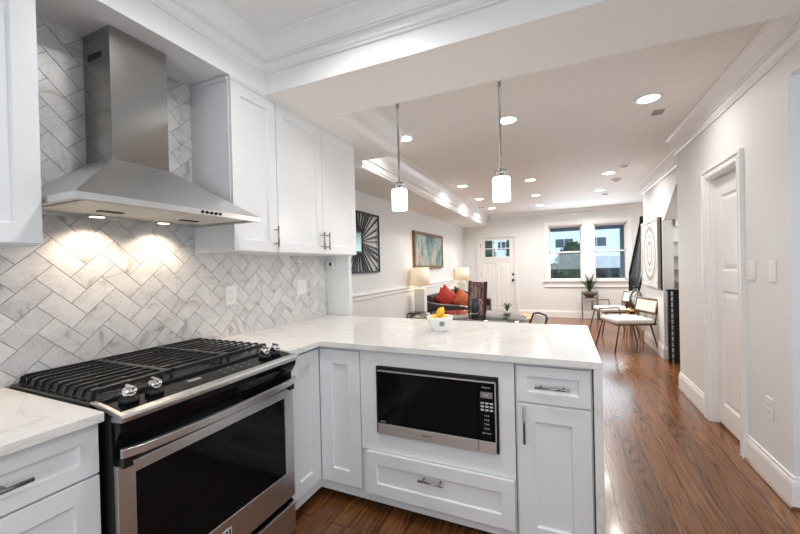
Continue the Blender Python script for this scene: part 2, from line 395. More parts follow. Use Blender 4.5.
# right wall with its door hole and the wide opening nearer the camera
D0, D1, DZ = 3.03, 3.575, 1.972
mb = MB(); mb.box(XR, XR+.12, 2.47, D0, 0, ZH); mb.box(XR, XR+.12, D1, 4.385, 0, ZH); mb.box(XR, XR+.12, D0, D1, DZ, ZH)
mb.box(XR, XR+.12, YB1, 2.47, 2.27, ZH)
struct(mb, 'wall_right', 'wall')
struct(MB().box(XR, XR+.12, -.4, YB0, 2.27, ZK), 'wall_right_header', 'wall')
struct(MB().box(XR, XR+.12, YB0, YB1, 2.27, ZLOW), 'wall_right_lintel', 'wall')
struct(MB().box(XR+.12, XSIDE, 2.47, 2.57, 0, ZLOW+.2), 'wall_hall', 'wall')
# stair wall: upper part keeps a sloped lower edge over the stair down
mb = MB(); mb.prism([(XR2, 6.78, 0), (XR2, 6.78, ZH), (XR2, 4.385, ZH), (XR2, 4.40, ZH-.01), (XR2, 5.55, 1.85), (XR2, 5.62, 1.85), (XR2, 5.62, 0)], (.12, 0, 0))
struct(mb, 'wall_stair', 'wall')
mb = MB(); mb.prism([(XR2+.12, 4.40, ZH-.01), (XR2+.12, 5.55, 1.85), (XR2+.12, 5.55, 1.93), (XR2+.12, 4.52, ZH-.01)], (1.4, 0, 0))
struct(mb, 'ceiling_stair_slope', 'wall')
struct(MB().box(XR+.12, XSIDE, 4.30, 4.385, 0, ZH), 'wall_closet', 'wall')
struct(MB().box(2.45, 2.55, 4.385, YF, 0, ZH), 'wall_stairwell', 'wall')
# far wall with two window holes and the front door hole
W1, W2 = (-.285, .462), (.692, 1.372); WZ0, WZ1 = .885, 2.205
FD = (-1.955, -1.075); FDZ = 2.0
mb = MB()
xs = [XW, FD[0], FD[1], W1[0], W1[1], W2[0], W2[1], XSIDE]
mb.box(xs[0], xs[1], YF, YF+.15, 0, ZH); mb.box(xs[1], xs[2], YF, YF+.15, FDZ, ZH); mb.box(xs[2], xs[3], YF, YF+.15, 0, ZH)
for a, b in (W1, W2): mb.box(a, b, YF, YF+.15, 0, WZ0); mb.box(a, b, YF, YF+.15, WZ1, ZH)
mb.box(xs[4], xs[5], YF, YF+.15, 0, ZH); mb.box(xs[6], xs[7], YF, YF+.15, 0, ZH)
struct(mb, 'wall_far', 'wall')

# ------------------------------------------------------------------ tile backsplash (herringbone, laid at 45 degrees)
def clip(poly, y0, y1, z0, z1):
    for ax, val, sg in ((0, y0, 1), (0, y1, -1), (1, z0, 1), (1, z1, -1)):
        out = []
        for i in range(len(poly)):
            a, b = poly[i-1], poly[i]; da, db = sg*(a[ax]-val), sg*(b[ax]-val)
            if (da >= 0) != (db >= 0):
                q = da/(da-db); out.append((a[0]+(b[0]-a[0])*q, a[1]+(b[1]-a[1])*q))
            if db >= 0: out.append(b)
        poly = out
        if not poly: break
    return poly
mb = MB(); TW = .0762; g = .0013; lay = mb.b.loops.layers.float_color.new('shift'); r2 = math.sqrt(.5)
BY0, BY1, BZ0, BZ1 = -.62, YST, .914, ZLOW
mb.box(XL+.0005, XL+.004, BY0, BY1, BZ0, BZ1, 1)
for f in mb.b.faces:
    for l in f.loops: l[lay] = (.5, .5, .5, 1)
for i in range(-50, 60):
    for j in range(-50, 60):
        c4 = (i+j) % 4
        if c4 == 0: q = (i*TW+g, (i+2)*TW-g, j*TW+g, (j+1)*TW-g)
        elif c4 == 2: q = (i*TW+g, (i+1)*TW-g, j*TW+g, (j+2)*TW-g)
        else: continue
        pl = [((a+b)*r2+.905, (b-a)*r2+1.311) for a, b in ((q[0], q[2]), (q[1], q[2]), (q[1], q[3]), (q[0], q[3]))]
        pl = clip(pl, BY0, BY1, BZ0, BZ1)
        if len(pl) < 3: continue
        k = len(mb.b.faces)
        try: mb.prism([(XL+.004, y, z) for y, z in pl], (.0035, 0, 0))
        except ValueError: continue
        rc = (random.random(), random.random(), random.random(), 1)
        mb.b.faces.ensure_lookup_table()
        for f in mb.b.faces[k:]:
            for l in f.loops: l[lay] = rc
struct(mb, 'wall_backsplash', ['tile', 'grout'])

# ------------------------------------------------------------------ crown, base, chair rail, casings
def crown(z0, z1, out, fr=.3):
    h = z1-z0; P = [(0, z0), (.014, z0), (.014, z0+.05*h), (.024, z0+.09*h), (.026, z0+.16*h), (.018, z0+.18*h), (.018, z0+fr*h), (.036, z0+(fr+.03)*h), (.036, z0+(fr+.09)*h), (.030, z0+(fr+.095)*h)]
    n = 6; x0, y0 = .04, z0+(fr+.1)*h; x1, y1 = out-.008, z0+.93*h
    for k in range(n+1):
        a = PI/2*k/n; P.append((x0+(x1-x0)*(1-math.cos(a)), y0+(y1-y0)*math.sin(a)))
    return P+[(out, z0+.94*h), (out, z1-.001), (0, z1-.001)]
KC = crown(2.469, ZK, .105, .34)
struct(MB().sweep([(XSOF, YBK), (XSOF, YB0), (XSIDE, YB0)], KC, -1), 'trim_1', 'trim')
struct(MB().sweep([(XBOX, YB1+.001), (XBOX, Y2), (XW, Y2)], crown(ZLOW+.004, ZH, .10), -1), 'trim_2', 'trim')
struct(MB().sweep([(XS, Y2+.005), (XS, YF)], crown(ZS+.004, ZH, .125), -1), 'trim_3', 'trim')
struct(MB().sweep([(XS+.13, YF), (XSIDE, YF)], crown(2.487, ZH, .06, .2), -1), 'trim_4', 'trim')
RC = crown(2.385, ZH, .08, .28)
struct(MB().sweep([(XR, YB1+.001), (XR, 4.386), (XR2, 4.386)], RC, 1), 'trim_5', 'trim')
struct(MB().sweep([(XR2, 4.50), (XR2, 6.78)], crown(2.385, ZH, .055, .28), 1), 'trim_6', 'trim')
BP = [(0, 0), (.016, 0), (.016, .125), (.012, .145), (.008, .15), (.008, .168), (0, .17)]
BSH = [(0, 0), (.03, 0), (.03, .012), (.024, .02), (0, .02)]
def base(name, path, side): struct(MB().sweep(path, BP, side), name, 'trim')
base('baseboard_right', [(XSIDE-.5, 2.47), (XR, 2.47), (XR, D0-.068)], 1)
base('baseboard_right_rear', [(XR, D1+.068), (XR, 4.385)], 1)
base('baseboard_stair', [(XR2+.12, 5.62), (XR2, 5.62), (XR2, 6.78)], 1)
base('baseboard_left', [(XW, YST+.046), (XW, YF), (FD[0]-.07, YF)], -1)
base('baseboard_far', [(FD[1]+.07, YF), (2.4, YF)], -1)
for k, (nm, pa, sd) in enumerate([('right', [(XR+.6, 2.47-.016), (XR-.016, 2.47-.016), (XR-.016, D0-.07)], 1), ('right_rear', [(XR-.016, D1+.07), (XR-.016, 4.385)], 1)]):
    struct(MB().sweep(pa, [(0, 0), (.013, 0), (.011, .011), (.0, .016)], sd), 'trim_shoe_'+nm, 'shoe')
struct(MB().sweep([(XW, YST+.046), (XW, YF)], [(0, .905), (.014, .905), (.014, .945), (.03, .96), (.03, .981), (0, .981)], -1), 'trim_chair_rail', 'trim')
def casing(mb, ax, fixed, out, a0, a1, z0, z1, wd=.068):
    """three flat boards with a back band round an opening; ax = 'X' or 'Y' wall direction"""
    def bx(p, q, zz0, zz1, d):
        if ax == 'Y': mb.box(min(fixed, fixed+out*d), max(fixed, fixed+out*d), p, q, zz0, zz1)
        else: mb.box(p, q, min(fixed, fixed+out*d), max(fixed, fixed+out*d), zz0, zz1)
    for p, q in ((a0-wd, a0), (a1, a1+wd)): bx(p, q, z0, z1+wd, .016)
    bx(a0, a1, z1, z1+wd, .016)
    bx(a0-wd-.004, a0-wd+.016, z0, z1+wd+.004, .026); bx(a1+wd-.016, a1+wd+.004, z0, z1+wd+.004, .026); bx(a0-wd+.016, a1+wd-.016, z1+wd-.016, z1+wd+.004, .026)
    bx(a0-.018, a0-.008, z0, z1+.018, .020); bx(a1+.008, a1+.018, z0, z1+.018, .020); bx(a0-.008, a1+.008, z1+.008, z1+.018, .020)
# door_1: white panel door in the right wall
d1 = sroot('door_1', (XR, (D0+D1)/2, 0))
mb = MB(); casing(mb, 'Y', XR, -1, D0, D1, 0, DZ)
mb.box(XR, XR+.12, D0, D0+.012, 0, DZ-.012); mb.box(XR, XR+.12, D1-.012, D1, 0, DZ-.012); mb.box(XR, XR+.12, D0, D1, DZ-.012, DZ)
struct(mb, 'casing', 'trim', d1)
def panelled(mb, o, u, v, n, wd, h, t, panels):
    """slab with sunk panels: list of (a0,a1,b0,b1)"""
    o, u, v, n = Vector(o), Vector(u), Vector(v), Vector(n)
    us = sorted({0, wd, *[p[0] for p in panels], *[p[1] for p in panels]}); vs = sorted({0, h, *[p[2] for p in panels], *[p[3] for p in panels]})
    P = lambda a, b, d: o+u*a+v*b+n*d
    for a0, a1 in zip(us, us[1:]):
        for b0, b1 in zip(vs, vs[1:]):
            if not any(p[0] <= a0 and a1 <= p[1] and p[2] <= b0 and b1 <= p[3] for p in panels):
                mb.face([P(a0, b0, t), P(a1, b0, t), P(a1, b1, t), P(a0, b1, t)])
    for a0, a1, b0, b1 in panels:
        e, d, f = .018, .011, .05
        L = [[(a0, b0), (a1, b0), (a1, b1), (a0, b1)], [(a0+e, b0+e), (a1-e, b0+e), (a1-e, b1-e), (a0+e, b1-e)], [(a0+f, b0+f), (a1-f, b0+f), (a1-f, b1-f), (a0+f, b1-f)]]
        ds = [t, t-d, t-d*.3]
        for i in range(2):
            for k in range(4):
                q = [(L[i][k], ds[i]), (L[i][(k+1) % 4], ds[i]), (L[i+1][(k+1) % 4], ds[i+1]), (L[i+1][k], ds[i+1])]
                mb.face([P(*x, d2) for x, d2 in q])
        mb.face([P(*x, ds[2]) for x in L[2]])
    mb.obox(o, u, v, n, wd, h, t-.014)
    for a0, a1, b0, b1 in ((0, 0, 0, h), (wd, wd, 0, h)): mb.face([P(a0, 0, 0), P(a0, h, 0), P(a0, h, t), P(a0, 0, t)])
    for b0 in (0, h): mb.face([P(0, b0, 0), P(wd, b0, 0), P(wd, b0, t), P(0, b0, t)])
mb = MB(); panelled(mb, (XR+.080, D1-.014, .02), -Y, Z, -X, D1-D0-.028, DZ-.036, .035, [(.09, D1-D0-.118, .16, 1.06), (.09, D1-D0-.118, 1.21, 1.80)])
struct(mb, 'panel', 'trim', d1)
mb = MB(); mb.box(XR+.05, XR+.11, D0+.013, D1-.013, 0.001, .018); struct(mb, 'threshold_gap', 'shoe', d1)
# door_2: front door with six panes
d2 = sroot('door_2', ((FD[0]+FD[1])/2, YF, 0))
mb = MB(); casing(mb, 'X', YF, -1, FD[0], FD[1], 0, FDZ, .06)
mb.box(FD[0], FD[0]+.02, YF, YF+.15, 0, FDZ-.02); mb.box(FD[1]-.02, FD[1], YF, YF+.15, 0, FDZ-.02); mb.box(FD[0], FD[1], YF, YF+.15, FDZ-.02, FDZ)
struct(mb, 'casing', 'trim', d2)
fx0, fx1 = FD[0]+.023, FD[1]-.023; LX0, LX1, LZ0, LZ1 = -1.825, -1.205, 1.50, 1.925
mb = MB()
panelled(mb, (fx0, YF+.06, .015), X, Z, -Y, fx1-fx0, LZ0-.015, .04, [(.1, (fx1-fx0)/2-.04, .18, 1.335), ((fx1-fx0)/2+.04, fx1-fx0-.1, .18, 1.335)])
mb.box(fx0, LX0, YF+.02, YF+.06, LZ0, FDZ-.023); mb.box(LX1, fx1, YF+.02, YF+.06, LZ0, FDZ-.023); mb.box(LX0, LX1, YF+.02, YF+.06, LZ1, FDZ-.023)
mb.box(fx0+.06, fx1-.06, YF+.008, YF+.02, LZ0-.05, LZ0-.02)
lw = (LX1-LX0)
for k in (1, 2): mb.box(LX0+lw*k/3-.012, LX0+lw*k/3+.012, YF+.022, YF+.058, LZ0, LZ1)
mb.box(LX0, LX1, YF+.023, YF+.057, (LZ0+LZ1)/2-.012, (LZ0+LZ1)/2+.012)
leaf = struct(mb, 'leaf', 'trim', d2)
struct(MB().box(LX0, LX1, YF+.036, YF+.042, LZ0, LZ1), 'pane', 'pane', d2)
struct(MB().lathe((-1.125, YF+.02, .905), [(.03, 0), (.03, .008), (.012, .012), (.012, .03), (.027, .045), (.03, .06), (.02, .072), (0, .074)], 16, -Y), 'knob', 'darkknob', d2)
struct(MB().lathe((-1.125, YF+.02, 1.045), [(.028, 0), (.028, .012), (.02, .018), (0, .019)], 16, -Y), 'deadbolt', 'darkknob', d2)
for z in (.3, 1.05, 1.8): struct(MB().box(fx0-.012, fx0+.004, YF+.004, YF+.02, z-.05, z+.05), 'hinge', 'grille', d2)
# windows
def window(name, a, b):
    r = sroot(name, ((a+b)/2, YF, WZ0)); mid = 1.56; f = .045
    mb = MB(); mb.box(a, a+.02, YF+.0, YF+.15, WZ0, WZ1); mb.box(b-.02, b, YF, YF+.15, WZ0, WZ1); mb.box(a, b, YF, YF+.15, WZ1-.02, WZ1); mb.box(a, b, YF, YF+.15, WZ0, WZ0+.015)
    struct(mb, 'jamb', 'trim', r)
    for nm, z0, z1, y in (('upper_sash', mid-.02, WZ1-.02, YF+.09), ('lower_sash', WZ0+.015, mid+.02, YF+.05)):
        mb = MB(); x0, x1 = a+.02, b-.02
        mb.box(x0, x0+f*.55, y, y+.035, z0, z1); mb.box(x1-f*.55, x1, y, y+.035, z0, z1); mb.box(x0, x1, y, y+.035, z0, z0+f*.75); mb.box(x0, x1, y, y+.035, z1-f*.75, z1)
        s = struct(mb, nm, 'trim', r)
        struct(MB().box(x0+.02, x1-.02, y+.015, y+.019, z0+.02, z1-.02), 'pane', 'pane', s)
window('window_1', *W1); window('window_2', *W2)
mb = MB(); A0, A1 = W1[0], W2[1]
mb.box(A0-.09, A0, YF-.018, YF, WZ0, WZ1+.11); mb.box(A1, A1+.09, YF-.018, YF, WZ0, WZ1+.11); mb.box(A0, A1, YF-.018, YF, WZ1, WZ1+.11); mb.box(W1[1], W2[0], YF-.018, YF, WZ0, WZ1)
mb.box(A0-.1, A1+.1, YF-.03, YF, WZ1+.11, WZ1+.135)
mb.box(A0-.12, A1+.12, YF-.06, YF, WZ0-.025, WZ0); mb.box(A0-.09, A1+.09, YF-.02, YF, WZ0-.14, WZ0-.025); mb.box(A0-.1, A1+.1, YF-.03, YF, WZ0-.15, WZ0-.135)
struct(mb, 'trim_window', 'trim', None, .003)

# ------------------------------------------------------------------ kitchen
CT, CB = .914, .884             # worktop top / underside
FX = -1.288                     # face of the base cabinets on the tile wall
FY = 1.635                      # face of the peninsula cabinets
def bar_pull(parent, name, c, d, n, L, mat='nickel', r=.0055, so=.032):
    c, d, n = Vector(c), Vector(d).normalized(), Vector(n)
    mb = MB(); mb.tube([c+n*so-d*L/2, c+n*so+d*L/2], r, 12)
    for k in (-1, 1): mb.tube([c+d*k*L*.33, c+d*k*L*.33+n*so], r*.8, 10)
    return build(mb, name, mat, parent)
def front(parent, name, o, u, v, n, wd, h, rail=.058, mat='cab'):
    return build(MB().shaker(o, u, v, n, wd, h, .019, rail, .0115), name, mat, parent, .0012)
# worktop left of the range
mb = MB(); mb.box(XL+.008, -1.263, -.6, .600, CB, CT)
tag(build(mb, 'countertop', 'quartz', None, .003), 'short white quartz countertop in the left foreground beside the gas range', 'countertop')
# base cabinet left of the range
t = thing('base_cabinet', 'white base cabinet in the left foreground, left of the range', 'cabinet', (-1.6, .3, 0))
mb = MB(); mb.box(XL+.01, FX-.019, -.02, .598, .105, CB-.012); mb.box(XL+.02, FX-.12, -.01, .56, CB-.012, CB-.001); mb.box(XL+.01, FX-.075, -.02, .598, .0, .105)
build(mb, 'body', 'cab', t, .001)
d = front(t, 'drawer', (FX-.019, .003, .730), Y, Z, X, .592, .146, .045); bar_pull(d, 'handle', (FX, .30, .803), Y, X, .285)
d = front(t, 'door', (FX-.019, .003, .112), Y, Z, X, .592, .611); bar_pull(d, 'handle', (FX, .055, .60), Z, X, .15)

# range ---------------------------------------------------------------
R0, R1 = .614, 1.366
rg = thing('gas_range', 'black and stainless slide-in gas range with cast iron grates against the tile wall', 'range', (-1.55, (R0+R1)/2, 0))
mb = MB(); mb.box(XL+.012, -1.262, R0, R1, .03, .895)
for y in (R0+.05, R1-.05):
    for x in (-1.82, -1.34): mb.box(x-.02, x+.02, y-.02, y+.02, 0, .03)
build(mb, 'body', 'black', rg, .002)
mb = MB(); mb.prism([(XL+.012, R0-.004, .895), (-1.36, R0-.004, .895), (-1.36, R0-.004, .920), (XL+.012, R0-.004, .920)], (0, R1-R0+.008, 0))
build(mb, 'cooktop', 'black', rg, .004)
# sloped touch panel and the stainless lip that wraps it
mb = MB(); mb.prism([(-1.36, R0+.004, .918), (-1.235, R0+.004, .903), (-1.235, R0+.004, .885), (-1.36, R0+.004, .885)], (0, R1-R0-.008, 0))
pan = build(mb, 'control_panel', 'glassblk', rg, .002)
mb = MB()
mb.prism([(-1.236, R0, .905), (-1.206, R0, .901), (-1.203, R0, .893), (-1.210, R0, .878), (-1.262, R0, .874), (-1.262, R0, .890), (-1.236, R0, .890)], (0, R1-R0, 0))
for y0, y1 in ((R0-.002, R0+.012), (R1-.012, R1+.002)):
    mb.prism([(-1.206, y0, .9015), (-1.24, y0, .908), (-1.28, y0, .915), (-1.33, y0, .9215), (-1.37, y0, .9225), (-1.37, y0, .915), (-1.30, y0, .905), (-1.25, y0, .893), (-1.206, y0, .880)], (0, y1-y0, 0))
build(mb, 'front_lip', 'steel', rg, .002)
for y in (1.02, 1.06, 1.10, 1.14):
    for k in (0, 1): build(MB().obox((-1.275-.03*k, y-.008, .9083+.0036*k), Y, Vector((-1, 0, .12)).normalized(), Vector((.12, 0, 1)).normalized(), .013, .005, .0005), 'touch_key', 'grille', pan)
build(MB().obox((-1.29, .88, .910), Y, Vector((-1, 0, .12)).normalized(), Vector((.12, 0, 1)).normalized(), .05, .02, .0004), 'display', 'grille', pan)
kn = Vector((.12, 0, 1)).normalized()
for y in (.680, .757, 1.243, 1.308):
    c = Vector((-1.292, y, .911))
    k = build(MB().lathe(c, [(.027, 0), (.027, .012), (.021, .016), (.020, .020)], 24, kn), 'knob_skirt', 'blackmetal', rg)
    mb = MB().lathe(c, [(.0195, .018), (.0215, .022), (.0205, .040), (.016, .0445), (0, .0445)], 24, kn)
    u = Vector((1, 0, -.12)).normalized(); mb.obox(c+kn*.044-Y*.0045-u*.0195, u, Y, kn, .039, .009, .009)
    build(mb, 'knob', 'chromeknob', k, .0015)
# fascia below the lip, curved inwards
mb = MB(); mb.prism([(-1.262, R0+.002, .875), (-1.215, R0+.002, .875), (-1.218, R0+.002, .855), (-1.232, R0+.002, .832), (-1.246, R0+.002, .815), (-1.246, R0+.002, .762), (-1.262, R0+.002, .762)], (0, R1-R0-.004, 0))
build(mb, 'fascia', 'glassblk', rg, .001)
# oven door
XD = -1.240
mb = MB(); z0, z1 = .205, .740; wy0, wy1, wz0, wz1 = R0+.052, R1-.058, .335, .702
mb.box(XD-.022, XD, R0+.003, wy0, z0, z1); mb.box(XD-.022, XD, wy1, R1-.003, z0, z1); mb.box(XD-.022, XD, wy0, wy1, z0, wz0); mb.box(XD-.022, XD, wy0, wy1, wz1, z1)
dr = build(mb, 'oven_door', 'steel', rg, .002)
build(MB().box(XD-.018, XD-.003, wy0, wy1, wz0, wz1), 'window', 'glassblk', dr)
# bowed flat handle
mb = MB(); n = 14; ys = [R0+.004+(R1-R0-.008)*k/n for k in range(n+1)]; top = []
for k, y in enumerate(ys):
    q = 1-((k-n/2)/(n/2))**2; x = XD+.020+.030*q**.7 if 0 < k < n else XD+.014
    top.append((x, y))
for (xa, ya), (xb, yb) in zip(top, top[1:]):
    mb.prism([(xa, ya, .768), (xa+.012, ya, .771), (xa+.012, ya, .796), (xa, ya, .799)], (xb-xa, yb-ya, 0))
bmesh.ops.remove_doubles(mb.b, verts=mb.b.verts, dist=1e-5)
hh_ = build(mb, 'handle', 'steel', dr, .001)
for y in (R0+.010, R1-.036): build(MB().box(XD-.02, XD+.018, y, y+.026, .735, .785), 'bracket', 'black', hh_)
mb = MB(); mb.box(XD-.003, XD+.0006, .955, 1.000, .262, .298); build(mb, 'badge', 'label', dr)
mb = MB()
for k in range(3): mb.box(XD, XD+.001, .960+.014*k, .968+.014*k, .268, .292)
build(mb, 'badge_bars', 'blackmetal', dr)
d = build(MB().box(XD-.022, XD, R0+.003, R1-.003, .035, .180), 'warming_drawer', 'steel', rg, .002)
build(MB().box(XD-.022, XD+.012, R0+.003, R1-.003, .170, .180), 'drawer_lip', 'steel', d, .002)
# burners and grates
for x, y, r in ((-1.74, .74, .04), (-1.50, .74, .05), (-1.62, .99, .055), (-1.74, 1.24, .045), (-1.50, 1.24, .04)):
    b = build(MB().lathe((x, y, .920), [(r+.018, 0), (r+.014, .006), (r, .008), (r, .012)], 24), 'burner', 'nickel', rg)
    build(MB().lathe((x, y, .932), [(r-.004, 0), (r-.002, .006), (r-.01, .010), (0, .011)], 24), 'burner_cap', 'iron', b)
GX0, GX1, GZ = -1.875, -1.385, .944
secs = [(R0+.008, .862), (.866, 1.114), (1.118, R1-.008)]
for si, (a, b) in enumerate(secs):
    mb = MB(); nb = 10
    for k in range(nb):
        x = GX0+.012+(GX1-GX0-.024)*k/(nb-1); w2 = .0034
        lo = .922
        pts = [(a, GZ), (b, GZ), (b, GZ+.009), (a, GZ+.009)]
        if si == 0: pts = [(a, lo), (a+.012, lo), (a+.020, GZ-.004), (a+.032, GZ), (b, GZ), (b, GZ+.009), (a+.024, GZ+.009), (a+.008, GZ+.004)]
        if si == 2: pts = [(a, GZ), (b-.032, GZ), (b-.020, GZ-.004), (b-.012, lo), (b, lo), (b-.008, GZ+.004), (b-.024, GZ+.009), (a, GZ+.009)]
        mb.prism([(x-w2, y, z) for y, z in pts], (2*w2, 0, 0))
    for y in (a+.003, b-.003) if si == 1 else ((b-.003,) if si == 0 else (a+.003,)):
        mb.box(GX0, GX1, y-.006, y+.006, GZ-.008, GZ+.008)
    for x in (GX0, GX1-.012): mb.box(x, x+.012, a+.02, b-(.02 if si == 2 else 0), GZ-.008, GZ+.008)
    for x in (GX0+.01, GX1-.02):
        for y in (a+.012, b-.02): mb.box(x, x+.01, y, y+.008, .920, GZ)
    build(mb, 'grate', 'iron', rg, .0015)

# hood ----------------------------------------------------------------
H0, H1, HX = .606, 1.341, -1.400
hd = thing('range_hood', 'stainless steel chimney range hood over the gas range', 'range hood', (XL, (H0+H1)/2, 1.57))
C0, C1, CXF, CZ = .862, 1.090, -1.702, 1.80
mb = MB(); P = [(XL+.009, H0), (HX, H0), (HX, H1), (XL+.009, H1)]; T = [(XL+.009, C0), (CXF, C0), (CXF, C1), (XL+.009, C1)]
lo = [mb.b.verts.new((*p, 1.566)) for p in P]; mi = [mb.b.verts.new((*p, 1.588)) for p in P]; hi = [mb.b.verts.new((*p, CZ)) for p in T]
e = .022; Q = [(XL+.009+.002, H0+e), (HX-e, H0+e), (HX-e, H1-e), (XL+.011, H1-e)]
il = [mb.b.verts.new((*p, 1.566)) for p in Q]; iu = [mb.b.verts.new((*p, 1.580)) for p in Q]
for A, B in ((lo, mi), (mi, hi), (lo, il), (il, iu)):
    for k in range(4): mb.b.faces.new((A[k], A[(k+1) % 4], B[(k+1) % 4], B[k]))
mb.b.faces.new(hi); mb.b.faces.new(iu)
can = build(mb, 'canopy', ['steel', 'steellit'], hd)
for pl in can.data.polygons:
    if abs(pl.normal.z) > .9 and pl.center.z < .02: pl.material_index = 1
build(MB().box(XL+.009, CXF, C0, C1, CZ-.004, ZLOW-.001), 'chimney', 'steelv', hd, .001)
mb = MB()
for i in range(8): mb.box(-1.86+.013*i, -1.852+.013*i, C0-.0008, C0+.001, 2.235, 2.262)
build(mb, 'chimney_vent', 'dark', hd)
for k in range(5):
    build(MB().lathe((HX, 1.030+.021*k, 1.577), [(.0065, 0), (.0065, .004), (.005, .005), (0, .005)], 14, X), 'button', 'blackmetal', can)
for a, b in ((H0+.05, .99), (1.0, H1-.05)):
    mb = MB(); mb.box(XL+.14, HX-.06, a, b, 1.570, 1.578)
    f = build(mb, 'grease_filter', 'steellit', hd, .002)
    mb = MB(); mb.box(XL+.24, XL+.27, (a+b)/2-.04, (a+b)/2+.04, 1.566, 1.570); build(mb, 'filter_latch', 'blackmetal', f)
for y in (.855, 1.125):
    l = build(MB().lathe((XL+.095, y, 1.569), [(.034, 0), (.034, -.004), (.028, -.005)], 20), 'lamp_ring', 'nickel', hd)
    build(MB().lathe((XL+.095, y, 1.566), [(.026, 0), (.026, -.002)], 20), 'lamp', 'hoodbulb', l)
    sp = bpy.data.lights.new('hood_lamp_beam', 'SPOT'); sp.energy = 6.5; sp.color = (1, .80, .60); sp.spot_size = 2.3; sp.spot_blend = .7; sp.shadow_soft_size = .02
    so = bpy.data.objects.new('hood_lamp_beam', sp); COL.objects.link(so); so.location = (XL+.095, y, 1.555); so.rotation_euler = Vector((-.05, 0, -1)).to_track_quat('-Z', 'Y').to_euler()

# wall cabinets ---------------------------------------------------------
UB, XU = 1.425, -1.589
def wall_cabinet(label, y0, y1, doors):
    t = thing('wall_cabinet', label, 'cabinet', (-1.74, (y0+y1)/2, UB), 'white shaker wall cabinets')
    mb = MB(); mb.box(XL+.0085, XU-.019, y0, y1, UB, ZLOW-.001)
    build(mb, 'body', 'cab', t, .001)
    for a, b, hs in doors:
        d = front(t, 'door', (XU-.019, a+.0025, UB+.004), Y, Z, X, b-a-.005, ZLOW-.024-UB, .062)
        if hs is not None: bar_pull(d, 'handle', (XU, (a+.030 if hs < 0 else b-.030), UB+.095), Z, X, .125)
    mb = MB(); mb.box(XL+.0085, XU-.001, y0, y1, ZLOW-.017, ZLOW-.0005)
    build(mb, 'top_rail', 'cab', t)
    return t
wall_cabinet('white wall cabinet at the left edge, left of the hood', .0, .602, [(0, .602, -1)])
t = wall_cabinet('narrow white single-door wall cabinet just right of the hood', 1.343, 1.659, [(1.343, 1.659, 1)])
build(MB().sweep([(XL+.009, 1.343), (XU-.02, 1.343)], [(0, ZLOW-.022), (.006, ZLOW-.022), (.012, ZLOW-.004), (0, ZLOW-.004)], -1), 'cove_strip', 'cab', t)
wall_cabinet('white double-door wall cabinet beside the living room opening', 1.661, 2.548, [(1.661, 2.103, 1), (2.103, 2.548, -1)])

# corner and peninsula base cabinets -------------------------------------
t = thing('corner_cabinet', 'white corner base cabinet with two narrow doors between range and peninsula', 'cabinet', (-1.5, 1.9, 0))
mb = MB(); mb.prism([(XL+.01, 1.376, .055), (FX-.019, 1.376, .055), (FX-.019, FY+.019, .055), (-1.018, FY+.019, .055), (-1.018, 2.36, .055), (XL+.01, 2.36, .055)], (0, 0, CB-.067)); mb.box(XL+.02, FX-.15, 1.40, 2.3, CB-.012, CB-.001)
build(mb, 'body', 'cab', t, .001)
mb = MB(); mb.prism([(XL+.01, 1.376, 0), (FX-.085, 1.376, 0), (FX-.085, FY+.085, 0), (-1.018, FY+.085, 0), (-1.018, 2.36, 0), (XL+.01, 2.36, 0)], (0, 0, .054))
build(mb, 'toe_kick', 'dark', t)
front(t, 'door', (FX-.019, 1.386, .118), Y, Z, X, FY-1.386-.003, .748, .074)
front(t, 'door', (FX+.003, FY+.019, .118), X, Z, -Y, -1.018-FX-.006, .748, .078)
MX0, MX1 = -1.015, -.207
t = thing('microwave_cabinet', 'white peninsula base cabinet holding the microwave above a wide drawer', 'cabinet', ((MX0+MX1)/2, 2.0, 0))
OX0, OX1, OZ0, OZ1 = -.915, -.277, .449, .803
mb = MB(); yb = 2.36
mb.box(MX0, OX0, FY, yb, .345, CB-.001); mb.box(OX1, MX1, FY, yb, .345, CB-.001); mb.box(OX0, OX1, FY, yb, OZ1, CB-.001); mb.box(OX0, OX1, FY+.0, yb, .345, OZ0); mb.box(MX0, MX1, FY+.019, yb, .055, .345); mb.box(OX0, OX1, yb-.02, yb, OZ0, OZ1)
build(mb, 'body', 'cab', t)
build(MB().box(MX0, MX1, FY+.085, yb, 0, .054), 'toe_kick', 'dark', t)
d = build(MB().shaker((MX0+.035, FY-.001, .118), X, Z, -Y, MX1-MX0-.04, .226, .019, .062), 'drawer', 'cab', t, .0012)
bar_pull(d, 'handle', (-.605, FY-.020, .268), X, -Y, .13)
NX0, NX1 = -.204, .112
t = thing('base_cabinet', 'narrow white base cabinet at the open end of the peninsula', 'cabinet', ((NX0+NX1)/2, 2.0, 0))
build(MB().box(NX0, NX1-.001, FY+.019, 2.36, .055, CB-.012).box(NX0+.02, NX1-.02, FY+.15, 2.3, CB-.012, CB-.001), 'body', 'cab', t, .001)
build(MB().box(NX0, NX1-.001, FY+.085, 2.36, 0, .054), 'toe_kick', 'dark', t)
d = front(t, 'drawer', (NX0+.008, FY+.019, .707), X, Z, -Y, NX1-NX0-.016, .160, .045); bar_pull(d, 'handle', (-.047, FY, .785), X, -Y, .14)
d = front(t, 'door', (NX0+.008, FY+.019, .075), X, Z, -Y, NX1-NX0-.016, .622, .075); bar_pull(d, 'handle', (NX0+.040, FY, .612), Z, -Y, .165)
